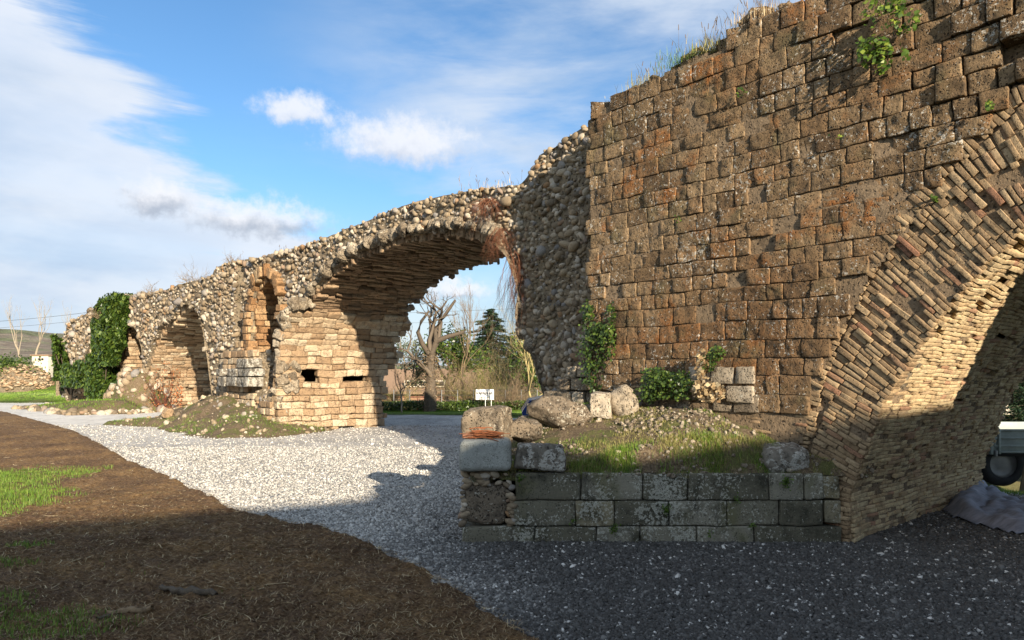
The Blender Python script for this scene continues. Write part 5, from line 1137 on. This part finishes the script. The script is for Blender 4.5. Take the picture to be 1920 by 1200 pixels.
def conifer(label, base, H_, R_, seed, n=9000, first=.12):
    r = np.random.RandomState(seed); o = thing('conifer_tree', label, 'tree', base); b = np.array(base, float); V, Fc = tubes([(b + np.array([[0, 0, 0], [0, 0, H_ * .5], [0, 0, H_]]), [.03 * H_, .018 * H_, .004 * H_])], 7); obj('trunk', V, Fc, M['bark'], o, {'rnd': np.full(len(V), .3)})
    segs, Ps = [], []; nb = 90
    for k in range(nb):
        t = first + (1 - first) * (k / nb); az = k * 2.4 + r.normal(0, .3); L = R_ * (1 - t) ** .75 * r.uniform(.6, 1.1) + .03 * H_; q = np.linspace(0, 1, 6); p = b + [0, 0, t * H_]
        Lp = p + np.stack([np.cos(az) * L * q, np.sin(az) * L * q, L * (.10 * q - .30 * q ** 2 + .1 * q ** 4)], 1); segs.append((Lp, np.linspace(.012 * H_ * (1 - t) + .01, .005, 6)))
        m_ = int(n / nb * (.3 + 1.6 * (1 - t))); tt = r.rand(m_) ** .7; c = np.stack([np.interp(tt, q, Lp[:, a]) for a in range(3)], 1); wv = .16 * L * (1.1 - tt)[:, None] + .05; Ps.append(c + r.normal(0, 1, (m_, 3)) * wv * [1, 1, .28])
    V, Fc = tubes(segs, 4); obj('branch', V, Fc, M['bark'], o, {'rnd': np.full(len(V), .3)}); P = np.concatenate(Ps); V, Fc, R = leaves(P, .045 * H_ ** .6 * 1.5, seed, up=2.5, aspect=.35); obj('crown', V, Fc, M['conifer'], o, {'rnd': R}); return o
conifer('tall dark conifer in the middle of the big arch opening', at(919, 60), 7.0, 4.4, 1, 34000)
conifer('dark conifer partly hidden by the right edge of the big arch', at(985, 62), 6.2, 4.2, 2, 22000)
conifer('dark evergreen behind the truck under the right arch', at(1925, 22), 1.75, 1.1, 3, 7000, .02)
# hedge
r = np.random.RandomState(6); n = 16000; x = r.uniform(-5.2, 2.2, n); P = np.stack([x, 27.2 + r.uniform(-.35, .35, n), r.uniform(0, .58, n) - .05 + .03 * np.sin(x * 3)], 1); o = thing('hedge', 'low clipped dark green hedge behind the big arch', 'hedge', (-1.5, 27.2, 0)); V, Fc, R = leaves(P, .07, 3); obj('leaf_mass', V, Fc, M['ivy'], o, {'rnd': R})
V, Fc = tubes([(np.array([[xx, 27.2, -.1], [xx + .05, 27.2, .25], [xx - .03, 27.2, .5]]), [.02, .015, .01]) for xx in np.arange(-5, 2.2, .35)], 4); obj('stem', V, Fc, M['bark'], o, {'rnd': np.full(len(V), .3)})
# bare poplars on the left
for i, (px, Y, H_, ln_, lab) in enumerate([(46, 62, 6.0, -.8, 'leftmost pale-barked bare tree on the horizon'), (62, 60, 6.2, .5, 'forked pale-barked bare tree behind the little hut'), (93, 63, 5.6, 1.3, 'leaning pale bare tree between the hut and the bridge')]):
    tree('bare_tree', lab, (at(px, Y)[0], Y, 1.0), H_, .11, 'bark_pale', 40 + i, spread=.36, levels=6, nbr=2, fork=.28, tw='bark_pale', lean=(ln_, 0), first=.5, upb=.9, wig=.06)
M['whitewash'] = plain('pale_plaster', (.62, .56, .45), .9, var=.25, ns=3); M['tile'] = plain('roof_tiles', (.30, .20, .13), .9, var=.5, ns=20, bump=.02); M['dark'] = plain('dark_opening', (.02, .02, .02)); M['salmon'] = plain('salmon_wall', (.42, .24, .16), .9, var=.3, ns=2)
def boxm(name, c, half, mat, parent=None, rz=0, bev=.01, tpl=None, rx=0, attrs=True, off=None):
    V, Fc, R = batch(tpl or B2, np.array([c], float), rotm([(rx, 0, rz)]), np.array([half], float), 0, np.array([.5]), 0, 1, 0, bev); return obj(name, V, Fc, M[mat], parent, {'rnd': R}, off=off)
def multi(name, items, mat, parent, bev=.006):
    V, Fc, R = batch(B2, np.array([i[0] for i in items], float), rotm([(i[2] if len(i) > 2 else (0, 0, 0)) for i in items]), np.array([i[1] for i in items], float), 0, None, 0, 1, 0, bev); return obj(name, V, Fc, M[mat], parent, {'rnd': R})
# little hut
hx = (75 - CX) / F * 55; o = thing('hut', 'small pale plastered hut with two round vents on the left horizon', 'hut', (hx, 55, 1.2)); boxm('wall', (hx, 55.6, 2.02), (.62, .6, .85), 'whitewash', o, .0); boxm('roof', (hx, 55.6, 2.92), (.72, .7, .05), 'tile', o)
for k, dx in enumerate((-.02, .22)): 
    V, Fc = tubes([(np.array([[hx + dx, 54.9, 2.62], [hx + dx, 55.05, 2.62]]), [.075, .075])], 12); Fc = np.concatenate([Fc, [[0, 1, 2, 3], [0, 3, 4, 5], [0, 5, 6, 7], [0, 7, 8, 9], [0, 9, 10, 11]]]); obj('vent', V, Fc, M['dark'], o)
# heap of the fallen bridge end at far left with a dark shrub
c = np.array([(25 - CX) / F * 42, 42.5, .9]); r = np.random.RandomState(3); V0, F0 = I3; V = V0 * [1.75, 1.3, 1.15] + c; V = V + fbm3(V * 1.5, 3, 4) * .25
o = thing('fallen_masonry', 'heap of pale fallen masonry far left on the grass bank', 'ruin', c - [0, 0, .9]); obj('rubble_core', V, F0, M['core'], o, {'rnd': np.full(len(V), .5)}, True)
dn = r.normal(0, 1, (900, 3)); dn /= np.linalg.norm(dn, axis=1)[:, None]; P = c + dn * [1.78, 1.33, 1.18]; k = P[:, 2] > .6; P = P[k]; V, Fc, R = batch(I1, P, rotm(r.normal(0, .3, (len(P), 3))), r.uniform(.05, .13, (len(P), 1)) * r.uniform(.6, 1.4, (len(P), 3)) * [1.4, 1, .6], .1, None, .02, 5, 4); obj('stone', V, Fc, M['limestone'], o, {'rnd': R}, True)
P = c + np.array([-1.0, -.2, 1.0]) + r.normal(0, 1, (5000, 3)) * [.9, .5, .28]; o = thing('shrub', 'dark green shrub on top of the far left masonry heap', 'shrub', c + [-1, -.2, .7]); V, Fc, R = leaves(P, .13, 5); obj('leaf_mass', V, Fc, M['ivy'], o, {'rnd': R}); V, Fc = tubes([(np.array([c + [-1, -.2, .5], q]), [.02, .01]) for q in P[:20]], 3); obj('stem', V, Fc, M['bark'], o, {'rnd': np.full(len(V), .3)})
# far house seen through the arch
hY = 42; o = thing('farmhouse', 'salmon house with a long brown tiled roof behind the hedge', 'house', (-6, hY, 0)); xa, xb = (712 - CX) / F * hY, (905 - CX) / F * hY; zr, ze = H - 6 / F * hY + .1, H - 38 / F * hY
boxm('wall', ((xa + xb) / 2, hY + 2, (ze - .2) / 2 - .1), ((xb - xa) / 2, 2, (ze + .1) / 2 + .1), 'salmon', o)
V = [(xa - .3, hY - .4, ze), (xb + .3, hY - .4, ze), (xb + .3, hY + 2, zr + .25), (xa - .3, hY + 2, zr + .25), (xa - .3, hY + 4.4, ze), (xb + .3, hY + 4.4, ze)]; V2 = V + [(a, b, c - .12) for a, b, c in V]
obj('roof', V2, [(0, 1, 2, 3), (3, 2, 5, 4), (6, 9, 8, 7), (9, 10, 11, 8), (0, 6, 7, 1), (4, 5, 11, 10), (0, 3, 9, 6), (3, 4, 10, 9), (1, 7, 8, 2), (2, 8, 11, 5)], M['tile'], o, {'rnd': np.full(12, .5)})
V = [(xa, hY, ze - .2), (xa, hY + 4, ze - .2), (xa, hY + 2, zr + .1), (xa + .2, hY, ze - .2), (xa + .2, hY + 4, ze - .2), (xa + .2, hY + 2, zr + .1)]; obj('gable', V, [(0, 1, 2), (3, 5, 4), (0, 3, 4, 1), (0, 2, 5, 3), (1, 4, 5, 2)], M['whitewash'], o)
for px in (772, 800, 822):
    x = (px - CX) / F * hY; f_ = boxm('window', (x, hY - .02, .95), (.42, .05, .2), 'whitewash', o); boxm('pane', (x, hY - .08, .95), (.34, .02, .13), 'dark', f_)
# white building right of the right arch
bY = 26; o = thing('white_building', 'bright cream corner of a building behind the truck', 'building', at(1862, bY)); x = (1893 - CX) / F * bY; boxm('wall', (x - 1.7, bY + 2, 1.2), (1.7, 2, 1.75), 'whitewash', o); boxm('base_course', (x - 1.75, bY + 1.9, -.3), (1.78, 2.02, .55), 'whitewash', o)
x2 = x - .42; f_ = boxm('window', (x2, bY - .02, 1.25), (.26, .05, .9), 'whitewash', o); boxm('pane', (x2, bY - .08, 1.25), (.2, .02, .8), 'dark', f_)
# fence and railing behind the big arch
M['steel'] = plain('grey_steel', (.22, .22, .21), .5, .3); M['redrail'] = plain('red_brown_rail', (.14, .035, .03), .6); M['signwhite'] = plain('sign_white', (.80, .80, .78), .4, var=.03); M['black'] = plain('black_letters', (.02, .02, .02), .5); M['gold'] = plain('ochre_letters', (.50, .42, .20), .5)
o = thing('wire_fence', 'grey wire fence on thin posts behind the hedge', 'fence', (-1, 27.8, 0))
for x in np.arange(-4.6, 2.4, .62):
    V, Fc = tubes([(np.array([[x, 27.8, -.1], [x, 27.8, .95]]), [.022, .022])], 6); obj('post', V, Fc, M['steel'], o)
V, Fc = tubes([(np.array([[-4.6, 27.8, z_], [-1, 27.8, z_ - .02], [2.3, 27.8, z_]]), [.004] * 3) for z_ in (.15, .35, .55, .75, .92)], 4); obj('wire', V, Fc, M['steel'], o)
o = thing('railing', 'low red-brown railing left of the shaggy tree trunk', 'railing', (-5, 31, 0)); multi('rail', [((-4.6, 31, .55), (1.6, .02, .025)), ((-4.6, 31, .30), (1.6, .02, .02))], 'redrail', o)
for x in np.arange(-6.1, -3, .5): boxm('post', (x, 31.0, .22), (.022, .022, .36), 'redrail', o)
# sign
sY = 26.6; c = (909 - CX) / F * sY; o = thing('sign', 'white sign reading PONTE GIULIO on two thin white posts', 'sign', at(909, sY)); z0_, z1_ = H - (749.5 - HY) / F * sY, H - (730 - HY) / F * sY
boxm('board', (c, sY, (z0_ + z1_) / 2), ((926.5 - 892.5) / 2 / F * sY, .012, (z1_ - z0_) / 2), 'signwhite', o, 0, .004)
for px in (910, 921):
    x = (px - CX) / F * sY; V, Fc = tubes([(np.array([[x, sY + .03, -.05], [x, sY + .03, z1_ - .03]]), [.013, .013])], 8); obj('post', V, Fc, M['signwhite'], o)
def text(s, size, x, z, mat, y):
    cu = bpy.data.curves.new('lettering', 'FONT'); cu.body = s; cu.size = size; cu.align_x = 'CENTER'; cu.extrude = .002; cu.offset = .0035; t = bpy.data.objects.new('lettering', cu); C.objects.link(t); t.data.materials.append(M[mat]); t.rotation_euler = (math.pi / 2, 0, 0); bpy.context.view_layer.update(); me = bpy.data.meshes.new_from_object(t); bpy.data.objects.remove(t); t = bpy.data.objects.new('lettering', me); C.objects.link(t); t.rotation_euler = (math.pi / 2, 0, 0); t.parent = o; t.location = (x - o.location.x, y - o.location.y, z - o.location.z)
text('PONTE GIULIO', .092, c, (z0_ + z1_) / 2 + .015, 'black', sY - .017)
multi('small_lettering', [((c + dx, sY - .017, z0_ + .075), (hw, .002, .010)) for dx, hw in ((-.13, .05), (-.06, .008), (0, .03), (.06, .012), (.13, .04))], 'gold', o, .001)
# power lines
M['wire'] = plain('power_wire', (.10, .11, .12), .6)
def cable(label, p, q, rad=.02, sag=.5):
    t = np.linspace(0, 1, 16)[:, None]; L = np.array(p) * (1 - t) + np.array(q) * t; L[:, 2] -= sag * 4 * (t * (1 - t))[:, 0]; V, Fc = tubes([(L, np.full(16, rad))], 4); ob = obj('power_line', V, Fc, M['wire'], None, off=p); tag(ob, label, 'power line')
cable('upper power line crossing the sky in the big arch', W(560, 592, 70), W(1060, 574, 70), .014, .1); cable('lower power line crossing the sky in the big arch', W(560, 606, 72), W(1060, 600, 72), .012, .1)
cable('upper power line left of the ivy pier', W(-60, 606, 75), W(250, 574, 66), .018, .2); cable('lower power line left of the ivy pier', W(-60, 618, 75), W(250, 588, 68), .014, .2)

# ------------------------------------------------------------------ truck and tarp
M['bedgrey'] = plain('truck_bed_paint', (.27, .31, .29), .5, .1, .35, 5); M['rubber'] = plain('tyre_rubber', (.02, .02, .02), .8); M['chassis'] = plain('chassis_black', (.015, .015, .015), .7); M['plank'] = plain('old_plank', (.20, .16, .10), .9, var=.5); M['glass'] = plain('car_glass', (.02, .03, .035), .08)
tY = 11.4; tx0 = 7.62; gz_ = float(ghe(8.0, 12.2)); o = thing('truck', 'grey flatbed truck parked behind the right arch', 'truck', (8.8, 12.2, gz_))
V = []; pan = [((tx0 + 1.55, tY, .545), (1.55, .012, .19))]; multi('side_panel', pan, 'bedgrey', o)
multi('panel_rib', [((tx0 + 1.55, tY - .022, z_), (1.5, .012, .016)) for z_ in (.72, .595, .47, .37)], 'bedgrey', o)
multi('corner_post', [((tx0 + .01, tY - .015, .54), (.022, .03, .205)), ((tx0 + .13, tY - .03, .54), (.018, .02, .20))], 'bedgrey', o); boxm('latch', (tx0 + .07, tY - .04, .35), (.02, .025, .05), 'steel', o)
boxm('tail_panel', (tx0 - .25, tY + .3, .53), (.24, .012, .19), 'bedgrey', o, .5); boxm('bed_floor', (tx0 + 1.55, tY + .85, .33), (1.57, .84, .03), 'chassis', o); boxm('far_panel', (tx0 + 1.55, tY + 1.7, .545), (1.55, .012, .19), 'bedgrey', o)
boxm('chassis_frame', (tx0 + 2.0, tY + .85, .14), (2.2, .45, .12), 'chassis', o); boxm('cab', (tx0 + 3.85, tY + .85, .62), (.62, .82, .72), 'bedgrey', o, 0, .12, B6); boxm('cab_window', (tx0 + 3.9, tY + .02, .95), (.4, .012, .22), 'glass', o)
def wheel(x, y, z, R_, wd, par):
    t = np.linspace(0, 2 * math.pi, 33)[:-1]; pr = [(R_ * .62, -wd), (R_ * .92, -wd), (R_, -wd * .6), (R_, wd * .6), (R_ * .92, wd), (R_ * .62, wd)]; V = np.array([[x + a * math.cos(q), y + b, z + a * math.sin(q)] for a, b in pr for q in t]); n = 32
    Fc = np.array([[i * n + j, i * n + (j + 1) % n, ((i + 1) % 6) * n + (j + 1) % n, ((i + 1) % 6) * n + j] for i in range(6) for j in range(n)]); w_ = obj('wheel', V, Fc, M['rubber'], par, None, True)
    pr = [(.001, -wd * .3), (R_ * .25, -wd * .35), (R_ * .5, -wd * .1), (R_ * .62, -wd * .7), (R_ * .62, wd * .7)]; V = np.array([[x + a * math.cos(q), y + b, z + a * math.sin(q)] for a, b in pr for q in t])
    Fc = np.array([[i * n + j, i * n + (j + 1) % n, (i + 1) * n + (j + 1) % n, (i + 1) * n + j] for i in range(4) for j in range(n)]); obj('rim', V, Fc, M['steel'], w_, None, True)
for x, y in ((7.87, tY + .12), (7.87, tY + 1.55), (tx0 + 3.75, tY + .12), (tx0 + 3.75, tY + 1.55)): wheel(x, y, gz_ + .36, .36, .09, o)
t = np.linspace(.15, math.pi - .15, 14); V = np.concatenate([np.stack([7.87 + .46 * np.cos(t), np.full(14, yy_), gz_ + .36 + .46 * np.sin(t)], 1) for yy_ in (tY + .0, tY + .26)]); obj('mudguard', V, [(i, i + 1, i + 15, i + 14) for i in range(13)], M['chassis'], o)
for k, (dx, lab) in enumerate(((.13, 'wider old plank leaning against the truck wheel'), (.24, 'narrow old plank leaning against the truck wheel'))):
    ob = boxm('plank', (7.87 + dx * 1.2, tY - .22, gz_ + .2), (.045 - .02 * k, .012, .26), 'plank', None, 0, .004, off=(7.87 + dx, tY - .22, gz_), rx=-.25); tag(ob, lab, 'plank')
# grey geotextile sheet heaped by the pier
m, w, b = mat_base('tarp'); tc = w.n('ShaderNodeTexCoord').outputs['Object']; c = ramp(w, w.noise(w.n('ShaderNodeMapping', i={0: tc, 3: (1, 3, 1)}).outputs[0], 5, 6, .65), [(.3, (.13, .14, .17)), (.7, (.30, .31, .36))]); w.L.new(c, b.inputs[0]); b.inputs['Roughness'].default_value = .75; M['tarp'] = m
TP = [GP(a, b) for a, b in [(1764, 958), (1772, 935), (1800, 922), (1850, 912), (1885, 930), (1930, 948), (2050, 985), (2150, 1040), (2020, 1015), (1900, 1003), (1830, 985), (1785, 972)]]
du = .035; xs = np.arange(4.5, 9, du); ys = np.arange(6.2, 10.6, du); xx, yy = np.meshgrid(xs, ys, indexing='ij'); x, y = xx.ravel(), yy.ravel(); ins = inpoly(x, y, TP); d = np.full(x.shape, 1e9)
for a, b_ in zip(TP, TP[1:] + TP[:1]): d = np.minimum(d, segd(x, y, a, b_)[0])
fold = np.abs(fbm(np.stack([x * 1.1 + y * .8, (y - x) * 2.6, 0 * x], 1), 4, 9)); z = ghe(x, y) + np.minimum(d * .8, .13) * (.45 + 1.6 * fold) + .008 + .018 * np.abs(fbm(np.stack([x * 4 + y * 3, (y - x) * 9, 0 * x], 1), 3, 19)) * sm(d, 0, .1)
Fc = grid_faces(len(xs), len(ys)); ob = obj('ground_sheet', np.stack([x, y, z], 1), Fc[ins[Fc].all(1)], M['tarp'], None, None, True, off=(6, 8.5, 0)); tag(ob, 'crumpled grey fabric sheet on the gravel by the right pier', 'tarp')
sol = ob.modifiers.new('thick', 'SOLIDIFY'); sol.thickness = .006
# dead wood on the soil
def log(label, px0, py0, px1, py1, rad, mat, seed):
    a, b_ = GP(px0, py0), GP(px1, py1); t = np.linspace(0, 1, 12); r = np.random.RandomState(seed); L = np.stack([a[0] + (b_[0] - a[0]) * t, a[1] + (b_[1] - a[1]) * t, 0 * t], 1); L[:, 2] = on_soil(L[:, 0], L[:, 1]).mean() + rad * .4 + r.normal(0, rad * .2, 12); L[:, 2] += rad * .5; L[:, 1] += r.normal(0, rad * .6, 12)
    V, Fc = tubes([(L, rad * np.sin(np.clip(t, .06, .94) * math.pi) ** .35)], 9); V = V + fbm3(V * 22, 2, seed) * rad * .55; ob = obj('dead_branch', V, Fc, M[mat], None, {'rnd': np.full(len(V), .5)}, True, off=(*L[0, :2], float(L[0, 2]))); tag(ob, label, 'branch')
log('dark broken root lying on the soil', 300, 1120, 405, 1130, .03, 'bark', 1); log('short pale grey piece of wood near the bottom edge', 205, 1166, 288, 1158, .022, 'wood', 2); log('thin brown stick left of the pale wood', 180, 1176, 212, 1168, .012, 'bark', 3)

# ------------------------------------------------------------------ parked car behind the pier (only its bonnet edge shows)
M['carblue'] = plain('blue_car_paint', (.03, .06, .22), .25, .3, .1); o = thing('parked_car', 'blue car hidden behind the boulders, only its edge showing', 'car', (2.2, 16.4, .1)); prof_ = np.array([(.28, .35), (.22, .75), (.38, 1.0), (1.0, 1.12), (1.7, 1.52), (3.0, 1.55), (3.7, 1.15), (4.1, 1.0), (4.15, .35)])
V = np.array([(a, y_, b_ + .02) for y_ in (15.6, 17.1) for a, b_ in prof_]); n = len(prof_); obj('body', V, [tuple(range(n)), tuple(range(2 * n - 1, n - 1, -1))] + [(i, i + n, (i + 1) % n + n, (i + 1) % n) for i in range(n)], M['carblue'], o)
for x in (1.0, 3.4): wheel(x, 15.6, .42, .32, .1, o)
boxm('side_window', (2.35, 15.59, 1.32), (.62, .01, .13), 'glass', o)

# ------------------------------------------------------------------ hills
m, w, b = mat_base('hillside'); tc = w.n('ShaderNodeTexCoord').outputs['Object']; n1 = w.noise(tc, .018, 6, .6); n2 = w.noise(tc, .12, 6, .75); c = ramp(w, n2, [(.32, (.12, .095, .07)), (.5, (.22, .18, .135)), (.68, (.32, .275, .20))]); c = w.mix(w.ss(n1, .48, .6), c, w.mix(1.0, c, (.72, .95, .65), 'MULTIPLY')); w.L.new(c, b.inputs[0]); w.L.new(w.n('ShaderNodeBump', i={'Height': n2, 'Distance': 3.0}).outputs[0], b.inputs['Normal']); M['hill'] = m
na, nr = 260, 26; aa = np.linspace(-1.6, 1.6, na); rr = np.linspace(0, 1, nr); A_, R_ = np.meshgrid(aa, rr, indexing='ij'); dist = 330 + 420 * R_; x = dist * np.sin(A_); y = dist * np.cos(A_)
hh = np.interp(A_, [-1.6, -.66, -.58, -.5, -.35, -.15, 0, .3, 1.6], [60, 40, 36, 33, 22, 10, 7, 8, 34]); z = hh * sm(R_, 0, 1) * (1 + .12 * fbm(np.stack([x.ravel() * .006, y.ravel() * .006, 0 * x.ravel()], 1), 4, 5).reshape(x.shape)) + fbm(np.stack([x.ravel() * .05, y.ravel() * .05, 0 * x.ravel()], 1), 3, 6).reshape(x.shape) * 1.6 - 1
ob = obj('hills', np.stack([x.ravel(), y.ravel(), z.ravel()], 1), grid_faces(na, nr), M['hill'], None, None, True, off=(0, 0, 0)); tag(ob, kind='structure')

# ------------------------------------------------------------------ house-shaped shade caster, added unseen behind the camera; ridge shaped for the foreground shadow
o = thing('shade_caster_house', 'unseen house-shaped shade caster added behind the viewer', 'house', (*UV(-17, -11)[:2], 0))
prs = [(-14, 7.4), (-5.8, 6.95), (-1.6, 6.66), (-1.3, 6.84), (-.2, 6.84), (.1, 6.34), (3.0, 6.30), (6.0, 6.38)]
V = []
for v_, h_ in prs:
    for u_, z_ in ((-11.6, 0), (-11.6, h_ - 1.0), (-14, h_), (-17, h_ - 1.2), (-17, 0)): V.append(UV(u_ - 3.09, v_ - 7.05, z_))
V = np.array(V); Fw, Fr = [], []
for i in range(len(prs) - 1):
    a = i * 5
    Fw += [(a, a + 5, a + 6, a + 1), (a + 3, a + 8, a + 9, a + 4)]; Fr += [(a + 1, a + 6, a + 7, a + 2), (a + 2, a + 7, a + 8, a + 3)]
a = (len(prs) - 1) * 5; Fw += [(0, 1, 2, 3, 4), (a, a + 4, a + 3, a + 2, a + 1)]
obj('wall', V, Fw, M['salmon'], o); obj('roof', V, Fr, M['tile'], o)
